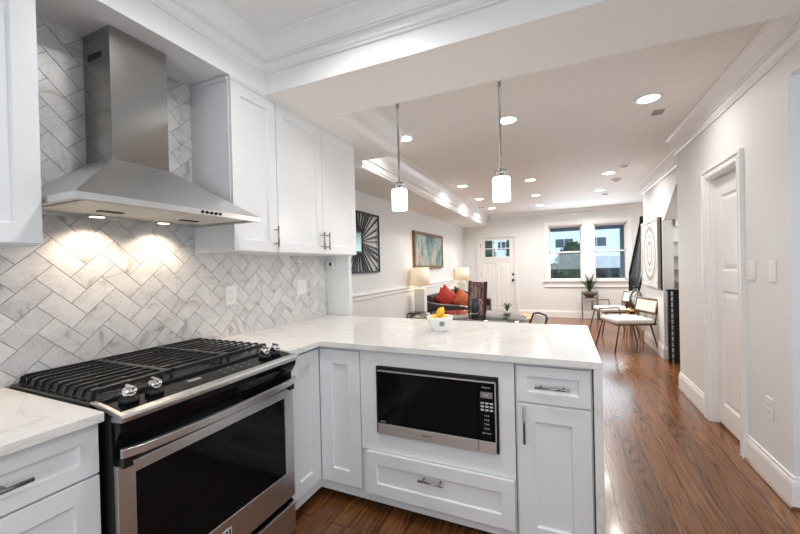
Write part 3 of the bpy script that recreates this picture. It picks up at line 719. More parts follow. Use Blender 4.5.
# microwave
mw = thing('microwave', 'black and stainless microwave built into the peninsula', 'microwave', (-.596, 1.8, .449))
MY = FY-.012
build(MB().box(OX0+.006, OX1-.006, FY+.002, 2.05, OZ0+.002, OZ1-.006), 'body', 'blackmetal', mw)
mb = MB(); a, b, z0, z1 = OX0+.002, OX1-.002, OZ0+.002, OZ1-.003
mb.box(a, b, MY, FY+.004, z1-.014, z1); mb.box(a, a+.008, MY, FY+.004, z0, z1-.014); mb.box(b-.008, b, MY, FY+.004, z0, z1-.014)
build(mb, 'trim_frame', 'blackmetal', mw, .001)
xs_ = OX1-.095
dd = build(MB().box(a+.010, xs_-.001, MY-.004, MY+.012, z0+.054, z1-.024), 'door', 'glassblk', mw, .002)
mb = MB(); mb.box(a+.010, b-.010, MY-.005, MY+.012, z1-.0235, z1-.018); build(mb, 'top_strip', 'steelmw', mw, .001)
mb = MB(); mb.box(a+.010, xs_-.001, MY-.005, MY+.012, z0, z0+.053); st = build(mb, 'door_rail', 'steelmw', dd, .001)
cpn = build(MB().box(xs_+.001, b-.014, MY-.004, MY+.012, z0+.054, z1-.024), 'control_panel', 'glassblk', mw, .002)
build(MB().box(xs_+.001, b-.010, MY-.005, MY+.012, z0, z0+.053), 'open_button', 'steelmw', mw, .001)
build(MB().box(b-.0135, b-.0085, MY-.005, MY+.012, z0+.054, z1-.024), 'side_strip', 'steelmw', mw)
build(MB().box(xs_+.014, b-.024, MY-.0048, MY-.003, z1-.094, z1-.066), 'display', 'grille', cpn)
text('8:88', .012, ((xs_+b)/2-.006, MY-.0049, z1-.080), X, Z, -Y, 'label', cpn, 'clock_digits')
text('Panasonic', .010, ((xs_+b)/2-.006, MY-.0042, z1-.045), X, Z, -Y, 'label', cpn, 'maker_name')
text('Panasonic', .014, ((a+xs_)/2+.01, MY-.0052, z0+.028), X, Z, -Y, 'blackmetal', st, 'maker_name')
text('Inverter', .009, (a+.040, MY-.0042, z0+.066), X, Z, -Y, 'label', dd, 'door_lettering')
for r in range(3):
    for c in range(3): build(MB().box(xs_+.014+.021*c, xs_+.029+.021*c, MY-.0045, MY-.003, z1-.122-.016*r, z1-.114-.016*r), 'touch_key', 'label', cpn)
for r, row in enumerate(('1 2 3', '4 5 6', '7 8 9', 'C 0 S')):
    text(row, .011, ((xs_+b)/2-.006, MY-.0042, z1-.176-.020*r), X, Z, -Y, 'label', cpn, 'number_keys')
text('STOP  START', .007, ((xs_+b)/2-.006, MY-.0042, z1-.258), X, Z, -Y, 'label', cpn, 'key_lettering')
# main worktop with waterfall end
PX1, PYB = .146, 2.512
ct = thing('countertop', 'L-shaped white veined quartz countertop running over the peninsula with waterfall end', 'countertop', (-.8, 2.1, CB))
mb = MB(); mb.prism([(XL+.008, 1.372, CB), (-1.263, 1.372, CB), (-1.263, 1.610, CB), (PX1, 1.610, CB), (PX1, PYB, CB), (XL+.008, PYB, CB)], (0, 0, CT-CB))
build(mb, 'slab', 'quartz', ct, .002)
build(MB().box(.114, PX1, 1.6105, PYB-.001, .0, CB), 'waterfall_panel', 'quartz', ct)
tag(build(MB().box(MX0-.8, .112, 2.362, 2.376, 0.0, CB-.001), 'back_panel', 'cab'), 'white back panel of the peninsula facing the dining table', 'panel')

# bowl of lemons ---------------------------------------------------------
BC = Vector((-.712, 2.10, CT))
bw = thing('bowl', 'small white bowl with a grey emblem, holding lemons on the countertop', 'bowl', BC)
build(MB().lathe(BC, [(.044, 0), (.046, .004), (.062, .026), (.082, .078), (.086, .092), (.082, .092), (.078, .078), (.060, .034), (.045, .020), (0, .016)], 32), 'body', 'ceramic', bw)
q = (Vector((0, 0, 0))-BC); q.z = 0; q.normalize(); tilt = (q+Vector((0, 0, -.40))).normalized()
ec = BC+q*.0755+Z*.052+Z.cross(q)*.012
build(MB().lathe(ec-tilt*.004, [(.017, 0), (.017, .003)], 24, tilt), 'emblem', 'emblem', bw)
for i, (dx, dy, dz, lb) in enumerate([(.004, .006, .117, 'lemon perched on top of the other fruit in the white bowl'), (-.036, -.010, .077, 'lemon lying on the left side in the white bowl'), (.036, -.012, .077, 'lemon lying on the right side in the white bowl'), (.002, .038, .075, 'lemon lying at the back in the white bowl')]):
    c = BC+Vector((dx, dy, dz)); ax = [Vector((.5, .2, .8)), Vector((.3, 1, 0)), Vector((-.3, 1, .1)), Vector((1, .1, 0))][i].normalized(); k = .82
    o = build(MB().lathe(c, [(0, -.042*k), (.007*k, -.039*k), (.018*k, -.030*k), (.028*k, -.014*k), (.0295*k, 0), (.028*k, .014*k), (.018*k, .030*k), (.007*k, .039*k), (0, .044*k)], 20, ax), 'lemon', 'lemon')
    tag(o, lb, 'lemon', 'lemons in the white bowl')

# pendants ----------------------------------------------------------------
def pendant(label, x, y):
    t = thing('pendant_lamp', label, 'pendant lamp', (x, y, ZH), 'pendants over the peninsula')
    build(MB().lathe((x, y, ZH), [(.06, 0), (.06, -.012), (.045, -.02), (.012, -.026), (0, -.026)], 24), 'ceiling_rose', 'nickel', t)
    mb = MB(); n = 14
    mb.tube([(x+.010*math.cos(2*PI*k/n), y, 2.485+.022*math.sin(2*PI*k/n)) for k in range(n)], .003, 8, closed=True)
    mb.tube([(x, y, 2.553), (x, y, 2.505)], .004, 8)
    build(mb, 'loop', 'nickel', t)
    mb = MB().lathe((x, y, 0), [(.0085, 2.463), (.011, 2.458), (.011, 2.44), (.0068, 2.435), (.0068, 1.93), (.009, 1.925), (.009, 1.915)], 14)
    build(mb, 'rod', 'nickel', t)
    mb = MB()
    mb.sph((x, y, 1.905), .019)
    for k in range(6):
        a = 2*PI*k/6; mb.sph((x+.024*math.cos(a), y+.024*math.sin(a), 1.905), .014, seg=12)
    build(mb, 'crystal_cluster', 'crystal', t)
    build(MB().lathe((x, y, 0), [(.010, 1.884), (.022, 1.881), (.022, 1.872), (.010, 1.869)], 20), 'fitter', 'nickel', t)
    build(MB().lathe((x, y, 0), [(.0, 1.868), (.050, 1.868), (.055, 1.862), (.055, 1.726), (.052, 1.721), (.049, 1.726), (.049, 1.856), (0, 1.858)], 32), 'glass_shade', 'opal', t)
    l = bpy.data.lights.new('pendant_glow', 'POINT'); l.energy = 3.2; l.color = WARM; l.shadow_soft_size = .06
    o = bpy.data.objects.new('pendant_glow', l); COL.objects.link(o); o.location = (x, y, 1.66)
pendant('left pendant with white cylinder shade, nearer the wall cabinets', -1.045, 2.26)
pendant('right pendant with white cylinder shade over the middle of the peninsula', -.338, 2.26)

# recessed lamps -----------------------------------------------------------
def downlight(x, y, z, label, power, col, grp, r=.075):
    t = thing('recessed_light', label, 'ceiling light', (x, y, z), grp)
    build(MB().lathe((x, y, z), [(r+.018, -.0005), (r+.016, -.005), (r, -.006), (r-.004, -.002)], 28), 'trim_ring', 'trim', t)
    build(MB().lathe((x, y, z), [(r-.002, -.0010), (r-.002, -.0035)], 28), 'diffuser', 'bulb', t)
    area('recessed_beam', (x, y, z-.012), (x, y, 0), r*1.8, r*1.8, power, col, 'DISK', 2.7)
lab = ['recessed light beside the near end of the dropped bulkhead', 'recessed light in the left row, nearest of three along the moulded soffit', 'recessed light in the left row, middle of three along the moulded soffit', 'recessed light in the left row, nearest the front door',
       'recessed light directly behind the right pendant rod', 'recessed light in the middle row, just right of the right pendant shade', 'recessed light in the middle row, second from the far wall', 'recessed light in the middle row, nearest the far wall',
       'large recessed light nearest the right wall crown, beside the square vent', 'recessed light in the right row, second from the camera', 'recessed light in the right row, second from the window wall', 'recessed light in the right row, nearest the window wall']
for (x, y), lb in zip(LL, lab): downlight(x, y, ZH, lb, (5.5 if y < 4 else 8 if x < -1 else 15), WARM, 'recessed lights of the living room ceiling')
for k, (x, y) in enumerate(KL): downlight(x, y, ZK, 'recessed light of the kitchen ceiling, out of the picture', (9 if k == 0 else 6), NEUT, 'recessed lights of the kitchen ceiling')
def vent(name, x, y, a, b, label, slots):
    t = thing(name, label, 'ceiling vent', (x, y, ZH))
    build(MB().box(x-a, x+a, y-b, y+b, ZH-.006, ZH-.0005), 'frame', 'ceil', t, .002)
    mb = MB(); m = .55
    for k in range(slots): 
        q = y-b*m+2*b*m*(k+.1)/slots; mb.box(x-a*m, x+a*m, q, q+2*b*m*.75/slots, ZH-.0075, ZH-.0055)
    build(mb, 'grille', 'grille', t)
vent('ceiling_vent', .775, 3.56, .075, .11, 'square white ceiling vent nearest the camera, by the right wall crown', 5)
vent('ceiling_vent', .79, 5.39, .07, .09, 'square ceiling vent further back, between the right row lights', 5)
vent('ceiling_vent', .775, 7.46, .08, .10, 'square ceiling vent farthest back on the right, near the windows', 5)
vent('ceiling_vent', -1.60, 7.75, .10, .06, 'slot ceiling vent at far left, near the end of the soffit', 3)
t = thing('smoke_detector', 'round white smoke detector on the ceiling between two vents', 'smoke detector', (.80, 6.19, ZH))
build(MB().lathe((.80, 6.19, ZH), [(.065, -.0005), (.065, -.02), (.05, -.032), (0, -.034)], 24), 'body', 'plate', t)
build(MB().lathe((.80, 6.19, ZH), [(.03, -.0325), (.03, -.036), (0, -.036)], 18), 'sensor_cap', 'grille', t)

# plates on the walls --------------------------------------------------------
def plate(name, label, cat, c, u, n, wd, h, kind, grp=None):
    c, u, n = Vector(c), Vector(u), Vector(n); t = thing(name, label, cat, c, grp)
    build(MB().obox(c-u*wd/2-Z*h/2, u, Z, n, wd, h, .006), 'cover_plate', 'plate', t, .002)
    if kind == 'outlet':
        for s in (-1, 1):
            k = build(MB().obox(c-u*.017+Z*(s*.021-.014)+n*.005, u, Z, n, .034, .028, .003), 'socket', 'plate', t, .001)
            mb = MB()
            for q in (-.008, .005): mb.obox(c+u*q+Z*(s*.021-.002)+n*.0075, u, Z, n, .003, .009, .001)
            mb.obox(c-u*.002+Z*(s*.021-.011)+n*.0075, u, Z, n, .004, .004, .001)
            build(mb, 'slot', 'grille', k)
    else:
        m = 2 if wd > .1 else 1
        for q in range(m):
            o = c+u*((q-(m-1)/2)*.046)
            build(MB().obox(o-u*.016-Z*.033+n*.005, u, Z, n, .032, .066, .003), 'rocker', 'plate', t, .0015)
XT = XL+.0076
plate('outlet', 'white double outlet on the tile, left one right of the range', 'outlet', (XT, 1.567, 1.168), Y, X, .075, .118, 'outlet', 'plates on the tile')
plate('switch', 'white switch plate on the tile below the double wall cabinet', 'switch', (XT, 2.212, 1.178), Y, X, .115, .118, 'switch', 'plates on the tile')
plate('switch', 'white switch plate beside the panel door casing, left of two on the right wall', 'switch', (XR, 2.885, 1.247), -Y, -X, .115, .12, 'switch', 'plates on the right wall')
plate('switch', 'white switch plate near the right edge, right of two on the right wall', 'switch', (XR, 2.637, 1.245), -Y, -X, .075, .12, 'switch', 'plates on the right wall')
plate('outlet', 'white outlet low on the right wall above the baseboard', 'outlet', (XR, 2.690, .447), -Y, -X, .075, .118, 'outlet')
plate('switch', 'white switch plate right of the front door', 'switch', (-.86, YF, 1.20), X, -Y, .16, .12, 'switch')
plate('outlet', 'white outlet on the far wall below the left window', 'outlet', (-.315, YF, .412), X, -Y, .08, .12, 'outlet')
M['sensorcase'] = plain('off_white_plastic', (.66, .65, .63), .4)
t = thing('wall_sensor', 'small white sensor box under the double wall cabinet, at the end of the tile', 'sensor', (-1.83, YST, 1.35))
build(MB().box(-1.882, -1.806, YST-.04, YST-.0005, 1.305, 1.385), 'case', 'sensorcase', t, .004)
build(MB().box(-1.845, -1.824, YST-.042, YST-.0395, 1.342, 1.370), 'window', 'dark', t)
tag(build(MB().tube([(-1.845, YST-.015, 1.388), (-1.850, YST-.02, 1.405), (-1.890, YST-.02, 1.395), (-1.892, YST-.02, 1.36), (-1.890, YST-.012, 1.25), (-1.892, YST-.008, 1.05), (-1.892, YST-.008, .916)], .004, 8), 'cord', 'plate'), 'thin white cord running down the tile edge below the sensor', 'cord')

M['dullmirror'] = plain('aged_mirror', (.18, .24, .22), .2, .6, var=.2)
# ------------------------------------------------------------------ dining end
TC = Vector((-.96, 3.83, 0)); TZ = .745
t = thing('dining_table', 'round glass-topped dining table just beyond the peninsula', 'table', TC)
build(MB().lathe(TC, [(.0, TZ-.012), (.612, TZ-.012), (.62, TZ-.008), (.62, TZ-.003), (.614, TZ), (0, TZ)], 56), 'glass_top', 'tableglass', t)
build(MB().lathe(TC, [(.26, 0), (.26, .02), (.06, .05), (.045, .3), (.06, .60), (.20, TZ-.03), (.20, TZ-.0125)], 28), 'pedestal', 'champagne', t)
def tall_chair(loc, rz):
    t = thing('dining_chair', 'high-backed dining chair with plum patterned back and dark posts behind the glass table', 'chair', loc)
    for s in (-1, 1):
        build(MB().prism([(s*.20-.02, .20, 0), (s*.20+.02, .20, 0), (s*.20+.02, .235, .45), (s*.20+.02, .265, 1.10), (s*.20-.02, .265, 1.10), (s*.20-.02, .235, .45)][:0] or [(s*.20-.02, .20, 0), (s*.20-.02, .235, 0), (s*.20-.02, .245, .45), (s*.20-.02, .29, 1.10), (s*.20-.02, .258, 1.10), (s*.20-.02, .21, .45)], (.04, 0, 0)), 'post', 'maroon', t, .004, local=True)
        build(MB().box(s*.20-.02, s*.20+.02, -.22, -.18, 0, .43), 'leg', 'maroon', t, .003, local=True)
    build(MB().prism([(-.18, .218, .5), (-.18, .238, .5), (-.18, .282, 1.09), (-.18, .262, 1.09)], (.36, 0, 0)), 'backrest', 'plum', t, .006, local=True)
    build(MB().box(-.22, .22, -.23, .21, .43, .50), 'seat', 'plum', t, .02, local=True)
    t.rotation_euler = (0, 0, rz); return t
tall_chair((-1.235, 4.47, 0), -.82)
JC = Vector((-.955, 4.14, TZ))
t = thing('jug', 'charcoal jug with a tan handle on the glass table', 'jug', JC)
build(MB().lathe(JC, [(.036, 0), (.044, .01), (.054, .06), (.052, .10), (.036, .145), (.034, .165), (.040, .178), (.036, .178), (.030, .162), (0, .15)], 24), 'body', 'jug', t)
n = 10; build(MB().tube([JC+Vector((.042+.045*math.sin(PI*k/n), .0, .168-.09*k/n)) for k in range(n+1)], .007, 8), 'handle', 'tan', t)
def leafy(mb, c, n, h, spread, w0, up=1.0):
    for k in range(n):
        a = 2.4*k; q = .35+.65*((k*7) % n)/n; d = Vector((math.cos(a), math.sin(a), 0)); L = h*(1.05-.35*q)
        side = Z.cross(d); P = []
        for i in range(6):
            f = i/5; p = c+d*(spread*q*(f**1.5))+Z*(L*(f-.12*q*f*f*up)); ww = w0*(1-f)**.7*(.6+.8*f if f < .5 else 1)
            P.append((p-side*ww, p+Z*.25*ww-d*.2*ww, p+side*ww))
        V = [[mb.b.verts.new(x) for x in r] for r in P]
        for A, B in zip(V, V[1:]):
            for j in range(2): mb.b.faces.new((A[j], A[j+1], B[j+1], B[j])).smooth = True
def solid(o, th):
    md = o.modifiers.new('thick', 'SOLIDIFY'); md.thickness = th; return o
PC = Vector((-.585, 4.14, TZ))
t = thing('potted_succulent', 'small spiky succulent in a low white pot on the glass table', 'plant', PC)
build(MB().lathe(PC, [(.035, 0), (.045, .012), (.048, .04), (.044, .04), (.04, .03), (0, .028)], 24), 'pot', 'ceramic', t)
mb = MB(); leafy(mb, PC+Z*.03, 16, .12, .075, .013); solid(build(mb, 'leaves', 'leaf', t), .003)
def metal_chair(loc, rz):
    t = thing('dining_chair', 'dining chair with thin black bent frame at the right of the glass table', 'chair', loc)
    build(MB().box(-.21, .21, -.21, .21, .43, .46), 'seat', 'tan', t, .012, local=True)
    for sx in (-1, 1):
        for sy in (-1, 1): build(MB().tube([(sx*.19, sy*.19, .44), (sx*.22, sy*.23, 0)], .011, 10), 'leg', 'blackmetal', t, local=True)
    build(MB().tube([(-.20, .20, .45), (-.21, .25, .60), (-.19, .30, .745), (-.1, .325, .765), (.1, .325, .765), (.19, .30, .745), (.21, .25, .60), (.20, .20, .45)], .011, 10), 'back_frame', 'blackmetal', t, local=True)
    build(MB().prism([(-.185, .255, .60), (-.185, .268, .60), (-.172, .312, .745), (-.172, .299, .745)], (.36, 0, 0)), 'backrest', 'cushion', t, .004, local=True)
    t.rotation_euler = (0, 0, rz); return t
metal_chair((-.50, 3.95, 0), -1.15)

# ------------------------------------------------------------------ sofa side
t = thing('sofa', 'black leather tub sofa against the left wall under the abstract painting', 'sofa', (-1.9, 6.95, 0))
S0, S1, SX0, SX1 = 6.02, 7.88, XW+.03, -1.45
build(MB().box(SX0+.02, SX1-.02, S0+.02, S1-.02, .08, .30), 'base', 'leather', t, .03)
for k in range(2):
    y = S0+.17+(S1-S0-.34)/2*k; build(MB().box(SX0+.20, SX1, y+.004, y+(S1-S0-.34)/2-.004, .30, .43), 'seat_cushion', 'leather', t, .04)
mb = MB(); mb.prism([(SX0, S0+.02, .30), (SX0+.20, S0+.02, .30), (SX0+.16, S0+.02, .74), (SX0+.09, S0+.02, .78), (SX0+.01, S0+.02, .75)], (0, S1-S0-.04, 0)); build(mb, 'backrest', 'leather', t, .02)
for y0, y1 in ((S0, S0+.16), (S1-.16, S1)):
    a = build(MB().prism([(SX0+.02, y0, .08), (SX1, y0, .08), (SX1, y0, .56), (SX1-.25, y0, .585), (SX0+.3, y0, .60), (SX0+.02, y0, .64)], (0, y1-y0, 0)), 'arm', 'leather', t, .025)
    build(MB().tube([(SX1+.002, y0+.012, .57), (SX1-.25, y0+.012, .598), (SX0+.3, y0+.012, .612), (SX0+.06, y0+.012, .648)], .011, 8), 'nailhead_trim', 'silver', a)
for x in (SX0+.1, SX1-.1):
    for y in (S0+.1, S1-.1): build(MB().lathe((x, y, 0), [(.02, 0), (.03, .08)], 12), 'foot', 'blackmetal', t)
def pillow(label, c, rz, tilt, mat, sz=.42, roll=0):
    mb = MB(); n = 12; a = sz/2; V = {}
    for s in (1, -1):
        for i in range(n+1):
            for j in range(n+1):
                u, v = 2*i/n-1, 2*j/n-1
                if s < 0 and (abs(u) == 1 or abs(v) == 1): V[s, i, j] = V[1, i, j]; continue
                b = (1-u**2)*(1-v**2); pin = 1-.10*(1-max(abs(u), abs(v))**4*min(1, abs(u*v)*1.2))
                V[s, i, j] = mb.b.verts.new((a*u*(1-.07*(1-v*v)), s*.085*b**.45*1.0, a*v*(1-.07*(1-u*u))))
        for i in range(n):
            for j in range(n):
                f = mb.b.faces.new((V[s, i, j], V[s, i+1, j], V[s, i+1, j+1], V[s, i, j+1])); f.smooth = True
    o = build(mb, 'pillow', mat); o.location = c; o.rotation_euler = (tilt, roll, rz); return tag(o, label, 'pillow', 'pillows on the black sofa')
pillow('red pillow leftmost on the black sofa', (-2.00, 6.31, .70), .5, -.2, 'red', .38, .72)
pillow('dark red pillow partly behind the red pillow on the black sofa', (-2.10, 6.58, .68), 1.2, -.2, 'red', .36, .30)
pillow('rust orange pillow right of the red pillow on the black sofa', (-1.72, 6.42, .655), .5, -.3, 'orange', .34, .6)
pillow('black pillow right of the orange pillow on the black sofa', (-1.86, 6.85, .65), 1.0, -.3, 'blackcloth', .40, .35)
def lamp(x, y, z, w, hs, bz, label, bw_):
    t = thing('table_lamp', label, 'table lamp', (x, y, z), 'lit table lamps beside the sofa')
    build(MB().box(x-bw_, x+bw_, y-bw_*.7, y+bw_*.7, z+.001, z+bz), 'base', 'stone', t, .004)
    build(MB().tube([(x, y, z+bz), (x, y, z+bz+.08)], .012, 10), 'stem', 'champagne', t)
    zz = z+bz+.05; r = w/2
    mb = MB().lathe((x, y, 0), [(r, zz), (r*.90, zz+hs), (r*.88, zz+hs), (r*.98, zz)], 32, cap=False)
    for k in range(32): mb.b.faces.new((mb.b.verts[:] and [v for v in mb.b.verts][96+k], [v for v in mb.b.verts][96+(k+1) % 32], [v for v in mb.b.verts][(k+1) % 32], [v for v in mb.b.verts][k]))
    build(mb, 'lamp_shade', 'shade', t)
    l = bpy.data.lights.new('table_lamp_glow', 'POINT'); l.energy = 2.2; l.color = (1, .80, .58); l.shadow_soft_size = .05
    o = bpy.data.objects.new('table_lamp_glow', l); COL.objects.link(o); o.location = (x, y, zz+hs*.45)
def end_table(x, y, z, label):
    t = thing('end_table', label, 'table', (x, y, 0), 'end tables beside the sofa'); a = .16
    build(MB().box(x-a, x+.24, y-.24, y+.24, z-.02, z), 'top', 'glassblk', t, .003)
    for sx in (x-a+.02, x+.22):
        for sy in (y-.22, y+.22): build(MB().box(sx-.012, sx+.012, sy-.012, sy+.012, 0, z-.02), 'leg', 'silver', t)
    build(MB().box(x-a+.02, x+.22, y-.22, y+.22, .15, .165), 'shelf', 'glassblk', t)
end_table(-2.175, 5.5, .55, 'dark glass-topped end table at the near end of the sofa'); lamp(-2.195, 5.5, .55, .33, .30, .39, 'lit table lamp with pale block base, nearer of two by the sofa', .09)
end_table(-2.175, 8.2, .55, 'dark glass-topped end table at the far end of the sofa'); lamp(-2.19, 8.2, .55, .36, .29, .36, 'lit table lamp beyond the sofa, nearer the front door', .085)
t = thing('coffee_table', 'low tan wood coffee table seen past the glass table', 'table', (-.78, 6.3, 0))
build(MB().box(-1.16, -.38, 5.95, 6.55, .385, .42), 'top', 'tan', t, .006)
for x in (-1.12, -.42):
    for y in (5.99, 6.51): build(MB().box(x-.02, x+.02, y-.02, y+.02, 0, .385), 'leg', 'blackmetal', t)

# sunburst wall art ---------------------------------------------------------
AY0, AY1, AZ0, AZ1 = 3.28, 4.36, 1.245, 2.035
t = thing('wall_art', 'black openwork sunburst wall art beside the wall cabinets', 'wall art', (XW, (AY0+AY1)/2, AZ0))
mb = MB(); x0, x1, f = XW+.012, XW+.030, .022
mb.box(x0, x1, AY0, AY1, AZ0, AZ0+f); mb.box(x0, x1, AY0, AY1, AZ1-f, AZ1); mb.box(x0, x1, AY0, AY0+f, AZ0+f, AZ1-f); mb.box(x0, x1, AY1-f, AY1, AZ0+f, AZ1-f)
for y in (AY0+.1, AY1-.1): mb.box(XW+.0005, x0, y, y+.02, AZ1-.02, AZ1-.01)
build(mb, 'frame', 'blackmetal', t)
cy_, cz_ = (AY0+AY1)/2, (AZ0+AZ1)/2; hw, hh = .09, .13
for k in range(36):
    a = 2*PI*(k+.3)/36+.03*math.sin(k*5); d = (math.cos(a), math.sin(a))
    q0 = min(hw/max(1e-6, abs(d[0])), hh/max(1e-6, abs(d[1]))); q1 = min((AY1-AY0)/2/max(1e-6, abs(d[0])), (AZ1-AZ0)/2/max(1e-6, abs(d[1])))-.008
    e0, e1 = .005, .008+.008*((k*3) % 4)/3
    P = [(x0+.002, cy_+d[0]*q0-d[1]*e0, cz_+d[1]*q0+d[0]*e0), (x0+.002, cy_+d[0]*q1-d[1]*e1, cz_+d[1]*q1+d[0]*e1), (x0+.002, cy_+d[0]*q1+d[1]*e1, cz_+d[1]*q1-d[0]*e1), (x0+.002, cy_+d[0]*q0+d[1]*e0, cz_+d[1]*q0-d[0]*e0)]
    build(MB().prism(P, (.012, 0, 0)), 'ray', 'blackmetal', t)
mb = MB()
for y0, y1, z0, z1 in ((cy_-hw-.01, cy_+hw+.01, cz_-hh-.01, cz_-hh+.012), (cy_-hw-.01, cy_+hw+.01, cz_+hh-.012, cz_+hh+.01), (cy_-hw-.01, cy_-hw+.012, cz_-hh, cz_+hh), (cy_+hw-.012, cy_+hw+.01, cz_-hh, cz_+hh)): mb.box(x0, x1-.001, y0, y1, z0, z1)
build(mb, 'centre_ring', 'blackmetal', t)
build(MB().box(x0+.002, x0+.008, cy_-hw+.01, cy_+hw-.01, cz_-hh+.01, cz_+hh-.01), 'mirror', 'dullmirror', t)
# abstract painting
t = thing('painting', 'framed blue and green abstract painting above the black sofa', 'painting', (XW, 6.38, 1.27))
y0, y1, z0, z1 = 5.60, 7.17, 1.265, 1.935
build(MB().box(XW+.012, XW+.034, y0+.05, y1-.05, z0+.05, z1-.05), 'canvas', 'abstract', t)
mb = MB(); f = .055; xa, xb = XW+.0005, XW+.048
mb.box(xa, xb, y0, y1, z0, z0+f); mb.box(xa, xb, y0, y1, z1-f, z1); mb.box(xa, xb, y0, y0+f, z0+f, z1-f); mb.box(xa, xb, y1-f, y1, z0+f, z1-f)
build(mb, 'frame', 'giltframe', t, .006)

# right side -----------------------------------------------------------------
t = thing('framed_print', 'large framed print of a grey oval medallion on the stair wall', 'framed print', (XR2, 6.22, .93))
y0, y1, z0, z1 = 5.705, 6.74, .93, 1.915; xa, xb = XR2-.045, XR2-.0005
mb = MB(); f = .035
mb.box(xa, xb, y0, y1, z0, z0+f); mb.box(xa, xb, y0, y1, z1-f, z1); mb.box(xa, xb, y0, y0+f, z0+f, z1-f); mb.box(xa, xb, y1-f, y1, z0+f, z1-f)
build(mb, 'frame', 'champagne', t, .004)
sh = build(MB().box(xa+.012, xb, y0+f, y1-f, z0+f, z1-f), 'sheet', 'paper', t)
cy_, cz_ = (y0+y1)/2, (z0+z1)/2
mb = MB()
def ring(mb, a, b, w, lob=0):
    n = 64; v = []
    for k in range(n):
        g = 2*PI*k/n; m = 1+lob*math.cos(12*g)
        v.append([mb.b.verts.new((xa+.0105, cy_+q*a*m*math.cos(g), cz_+q*b*m*math.sin(g))) for q in (1, 1-w)])
    for k in range(n): mb.b.faces.new((v[k][0], v[(k+1) % n][0], v[(k+1) % n][1], v[k][1]))
for a, b, w_, lb in ((.45, .46, .03, 0), (.38, .41, .16, .008), (.24, .27, .08, .01), (.16, .19, .28, .01), (.05, .06, .4, 0)): ring(mb, a, b, w_, lb)
for sy in (-1, 1):
    for sz in (-1, 1):
        for k in range(3): mb.obox((xa+.0105, cy_+sy*(.44-.03*k)-.012, cz_+sz*(.40+.015*k)-.012), Y, Z, X, .024, .024, .0005)
solid(build(mb, 'medallion', 'artgrey', sh), .0006)
t = thing('framed_print', 'narrow upright black strip nearest the stair opening on the stair wall', 'framed print', (XR2, 5.66, .92))  # thin black strip for the dark slit beside the medallion print
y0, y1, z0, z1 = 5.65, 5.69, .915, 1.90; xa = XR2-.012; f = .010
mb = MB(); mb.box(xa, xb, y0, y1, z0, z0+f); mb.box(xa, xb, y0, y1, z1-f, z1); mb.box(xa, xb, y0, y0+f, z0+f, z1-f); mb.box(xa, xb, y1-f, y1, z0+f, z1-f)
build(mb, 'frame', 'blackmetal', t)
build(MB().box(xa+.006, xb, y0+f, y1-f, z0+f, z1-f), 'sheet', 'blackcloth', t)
# gate at the stair opening
t = thing('stair_gate', 'black slatted gate post unit across the stair opening by the right wall', 'gate', (1.5, 5.42, 0))
build(MB().box(1.235, 2.0, 5.37, 5.45, .92, .945), 'top_rail', 'blackmetal', t, .004)
for x in (1.262, 1.335, 1.62, 1.9): build(MB().box(x-.016 if x < 1.3 else x-.03, x+.016 if x < 1.3 else x+.03, 5.39, 5.43, 0, .92), 'post', 'blackmetal', t, .002)
for k in range(12): build(MB().box(1.275, 1.94, 5.402, 5.418, .05+.073*k, .065+.073*k), 'slat', 'blackmetal', t)
# staircase and its railing
t = thing('staircase', 'staircase rising behind the stair wall at the far right', 'staircase', (1.9, 8.2, 0))
NS = 11; rise = .196; run = .243; ys0 = 8.25
for k in range(NS):
    y = ys0-run*k
    b = build(MB().box(1.385, 2.44, y-run, y, max(0, rise*(k-1)), rise*(k+1)-.03), 'riser', 'trim', t)
    build(MB().box(1.385, 2.44, y-run-.0, y+.025, rise*(k+1)-.03, rise*(k+1)), 'tread', 'tan', b)
t = thing('stair_railing', 'black metal stair railing climbing beside the right window', 'railing', (1.29, 8.3, 0))
xr_ = 1.29; sl = .82
build(MB().box(xr_-.03, xr_+.03, 8.29, 8.35, 0, 1.10), 'newel_post', 'blackmetal', t, .003)
L = 1.20; ye = 8.29-L
mb = MB(); mb.prism([(xr_-.035, 8.30, 1.02), (xr_-.035, 8.30, 1.10), (xr_-.035, ye, 1.10+sl*L), (xr_-.035, ye, 1.02+sl*L)], (.07, 0, 0)); build(mb, 'handrail', 'blackmetal', t, .004)
mb = MB(); mb.prism([(xr_-.02, 8.30, .12), (xr_-.02, 8.30, .17), (xr_-.02, ye, .17+sl*L), (xr_-.02, ye, .12+sl*L)], (.04, 0, 0)); build(mb, 'bottom_rail', 'blackmetal', t)
for k in range(10):
    y = 8.22-.118*k; q = sl*(8.30-y)
    build(MB().box(xr_-.008, xr_+.008, y-.008, y+.008, .15+q, 1.04+q), 'baluster', 'blackmetal', t)
# plant on a stand
PS = Vector((.58, 8.9, 0))
t = thing('plant_stand', 'thin-legged metal plant stand in front of the windows', 'plant stand', PS)
for sx in (-1, 1):
    for sy in (-1, 1): build(MB().box(PS.x+sx*.155-.008, PS.x+sx*.155+.008, PS.y+sy*.13-.008, PS.y+sy*.13+.008, 0, .66), 'leg', 'nickel', t)
mb = MB()
for sx in (-1, 1): mb.box(PS.x+sx*.155-.006, PS.x+sx*.155+.006, PS.y-.13, PS.y+.13, .49, .505)
for sy in (-1, 1): mb.box(PS.x-.155, PS.x+.155, PS.y+sy*.06-.006, PS.y+sy*.06+.006, .49, .505)
build(mb, 'shelf_frame', 'nickel', t)
c = PS+Z*.505
t = thing('potted_plant', 'spiky green plant in a rounded bronze bowl on the metal stand', 'plant', c)
build(MB().lathe(c, [(.05, 0), (.09, .015), (.14, .07), (.145, .11), (.13, .135), (.12, .135), (.13, .105), (.1, .09), (0, .085)], 28), 'pot', 'potbrown', t)
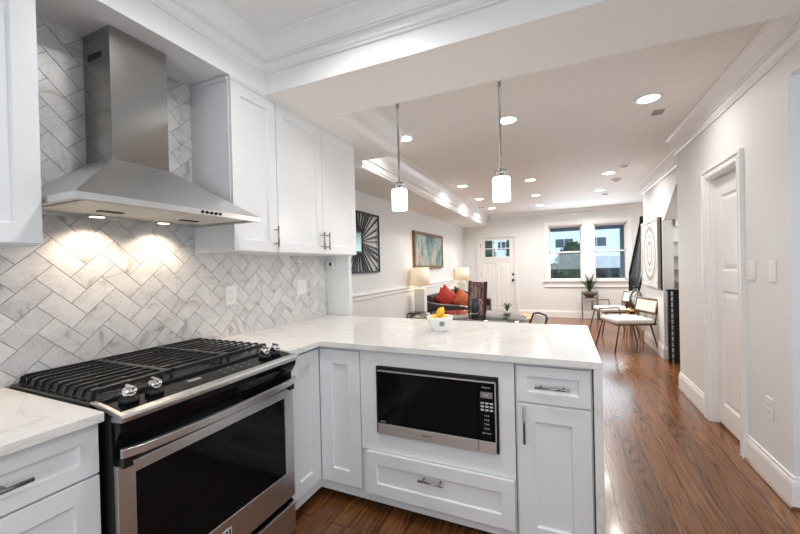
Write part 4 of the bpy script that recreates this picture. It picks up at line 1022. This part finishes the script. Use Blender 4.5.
mb = MB(); leafy(mb, c+Z*.085, 30, .54, .24, .022); solid(build(mb, 'leaves', 'leaf', t), .003)

def lounge_chair(label, loc, rz):
    t = thing('lounge_chair', label, 'chair', loc, 'white cushioned lounge chairs')
    # local: faces -X; seat 0.50 deep, 0.50 wide
    build(MB().box(-.30, .22, -.25, .25, .415, .485), 'seat_cushion', 'cushion', t, .025, local=True)
    build(MB().tube([(-.31, -.26, .41), (.23, -.26, .41), (.23, .26, .41), (-.31, .26, .41)], .012, 8, closed=True), 'seat_frame', 'bronze', t, local=True)
    build(MB().prism([(.225, -.235, .57), (.255, -.235, .57), (.29, -.235, .735), (.26, -.235, .735)], (0, .47, 0)), 'back_cushion', 'cushion', t, .012, local=True)
    build(MB().tube([(.237, -.25, .555), (.28, -.25, .75), (.28, .25, .75), (.237, .25, .555)], .017, 8, closed=True), 'back_frame', 'bronze', t, local=True)
    for s in (-1, 1):
        if s > 0: build(MB().tube([(-.31, s*.26, .41), (-.30, s*.27, .585), (.0, s*.27, .59), (.02, s*.26, .41)], .012, 8), 'armrest', 'bronze', t, local=True)
        build(MB().tube([(-.27, s*.24, .41), (-.36, s*.28, 0)], [.013, .009], 8), 'leg', 'bronze', t, local=True)
        build(MB().tube([(.17, s*.23, .41), (.27, s*.26, 0)], [.013, .009], 8), 'leg', 'bronze', t, local=True)
        build(MB().tube([(.22, s*.255, .41), (.24, s*.255, .56)], .012, 8), 'back_post', 'bronze', t, local=True)
    t.rotation_euler = (0, 0, rz); return t
lounge_chair('white cushioned lounge chair with bronze frame, nearer of the pair by the stair wall', (.915, 6.08, 0), .36)
lounge_chair('white cushioned lounge chair with bronze frame, farther of the pair, behind the nearer one', (.90, 7.36, 0), .30)
T2 = Vector((1.07, 6.72, 0))
t = thing('side_table', 'small round side table with splayed brass legs between the lounge chairs', 'table', T2)
build(MB().lathe(T2, [(.0, .505), (.14, .505), (.145, .51), (.145, .525), (0, .525)], 28), 'top', 'gold', t)
for k in range(4):
    a = PI/4+PI/2*k; build(MB().tube([T2+Vector((.09*math.cos(a), .09*math.sin(a), .505)), T2+Vector((.17*math.cos(a), .17*math.sin(a), 0))], [.014, .009], 10), 'leg', 'gold', t)
VC = T2+Vector((.055, .05, .525))
t = thing('vase', 'clear glass bottle vase on the brass side table', 'vase', VC)
build(MB().lathe(VC, [(.06, 0), (.085, .01), (.10, .08), (.098, .20), (.07, .28), (.036, .31), (.034, .34), (.040, .355), (.036, .355), (.030, .34), (.032, .31), (.065, .275), (.092, .20), (.094, .08), (.08, .016), (0, .012)], 28), 'body', 'vaseglass', t)
build(MB().lathe(VC+Z*.356, [(.042, 0), (.042, .012), (.034, .02), (0, .021)], 18), 'cap', 'blackmetal', t)
t = thing('dried_flower', 'dark brown dried flower head on the brass side table', 'dried flower', T2+Vector((-.085, -.06, .525)))
c = T2+Vector((-.085, -.06, .60)); mb = MB(); random.seed(3)
for k in range(36):
    z = 1-2*(k+.5)/36; a = 2.4*k; r = math.sqrt(1-z*z); d = Vector((r*math.cos(a), r*math.sin(a), z)); sd = d.cross(Z).normalized()*.016
    mb.face([c+d*.02-sd, c+d*.066-sd*.6+Z*.006, c+d*.072, c+d*.066+sd*.6+Z*.006, c+d*.02+sd])
solid(build(mb, 'petals', 'cone', t), .003); build(MB().sph(c, .035), 'core', 'cone', t)

# ------------------------------------------------------------------ outside, seen through the front windows
struct(MB().box(-25, 25, YF+.16, 60, -1.1, -1.0), 'ground_street', 'pavement')
t = thing('porch', 'blue-grey porch roof and post just outside the front windows', 'porch', (.3, 10.2, -1))
build(MB().box(-3.2, 3.4, YF+.16, 11.2, 2.42, 2.52), 'ceiling', 'bluegrey', t)
build(MB().box(-3.2, 3.4, 11.05, 11.2, 2.22, 2.42), 'beam', 'bluegrey', t)
build(MB().box(1.50, 1.66, 11.04, 11.2, -1, 2.22), 'post', 'bluegrey', t)
build(MB().box(-3.2, 3.4, YF+.16, 11.2, -1, -.2), 'deck', 'bluegrey', t)
HY = 24.
def house(x0, x1, label, flip, pf=1.25):
    x0 += .02; x1 -= .02; t = thing('row_house', label, 'house', ((x0+x1)/2, HY, -1), 'row houses across the street'); cx = (x0+x1)/2
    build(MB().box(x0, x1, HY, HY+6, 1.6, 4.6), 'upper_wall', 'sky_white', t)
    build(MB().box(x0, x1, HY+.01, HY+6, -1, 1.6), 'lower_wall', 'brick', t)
    build(MB().box(x0, x1, HY-.35, HY+6.2, 4.6, 5.0), 'cornice', 'sky_white', t)
    n = 3
    for k in range(n):
        a = x0+(x1-x0)*(k+.5)/n
        f = build(MB().box(a-.62, a+.62, HY-.08, HY+.02, 2.16, 2.84), 'window', 'sky_white', t)
        build(MB().box(a-.5, a-.02, HY-.1, HY-.07, 2.24, 2.76), 'pane', 'darkpane', f); build(MB().box(a+.02, a+.5, HY-.1, HY-.07, 2.24, 2.76), 'pane', 'darkpane', f)
    mb = MB(); mb.prism([(x0+.1, HY, 1.95), (x0+.1, HY-2.3, 1.60), (x0+.1, HY-2.3, pf), (x0+.1, HY, pf)], (x1-x0-.2, 0, 0)); build(mb, 'porch_roof', 'porchroof', t)
    for x in (x0+.35, x1-.35): build(MB().box(x-.12, x+.12, HY-2.2, HY-1.96, -1, 1.3), 'porch_post', 'sky_white', t)
    build(MB().box(cx-.5+flip, cx+.5+flip, HY-.05, HY+.02, -.6, 1.1), 'front_door', 'darkpane', t)
    build(MB().box(cx-2.4+flip*.3, cx-.9+flip*.3, HY-.06, HY+.02, -.2, 1.0), 'front_window', 'darkpane', t)
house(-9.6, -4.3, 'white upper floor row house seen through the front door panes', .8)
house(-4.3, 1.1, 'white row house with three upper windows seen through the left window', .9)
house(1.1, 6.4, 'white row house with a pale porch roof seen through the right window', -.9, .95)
def bush(label, c, r, h, n, seed, grp='shrubs across the street'):
    rnd = random.Random(seed); t = thing('shrub', label, 'shrub', (c[0], c[1], -1), grp)
    mb = MB()
    for k in range(n):
        a, q, z = rnd.random()*2*PI, math.sqrt(rnd.random()), rnd.random(); rr = r*q*math.sin(PI*min(.98, .12+z*.85))**.6
        p = Vector((c[0]+rr*math.cos(a), c[1]+rr*math.sin(a), -.9+h*z)); s = .07+.07*rnd.random()
        d = Vector((rnd.uniform(-1, 1), rnd.uniform(-1, 1), rnd.uniform(-.3, 1))).normalized(); u = d.orthogonal().normalized(); v = d.cross(u)
        mb.face([p-u*s*.5, p-v*s*.4+d*s*.2, p+u*s*.9, p+v*s*.4+d*s*.2])
    build(mb, 'foliage', 'shrub', t); build(MB().lathe((c[0], c[1], -.9), [(r*.78*math.sin(PI*min(.98, .12+z*.85))**.6, h*z) for z in (.04, .15, .3, .45, .6, .75, .88, .95)], 14), 'inner_foliage', 'leaf', t); build(MB().lathe((c[0], c[1], -1), [(.08, 0), (.05, h*.6)], 8), 'stem', 'maroon', t)
bush('bushy green shrub filling the lower left window', (.48, 17.5), .95, 3.1, 3200, 4)
bush('green shrub at the left edge of the left window', (-1.35, 18.9), .6, 2.4, 1200, 5)
bush('low green shrub at the bottom of the right window', (2.45, 18.0), .9, 1.6, 1500, 6)
bush('tall green shrub seen through the left front door panes', (-3.2, 17.0), .42, 3.7, 900, 9)
bush('tall green shrub seen through the right front door panes', (-2.2, 17.2), .34, 3.6, 800, 11)
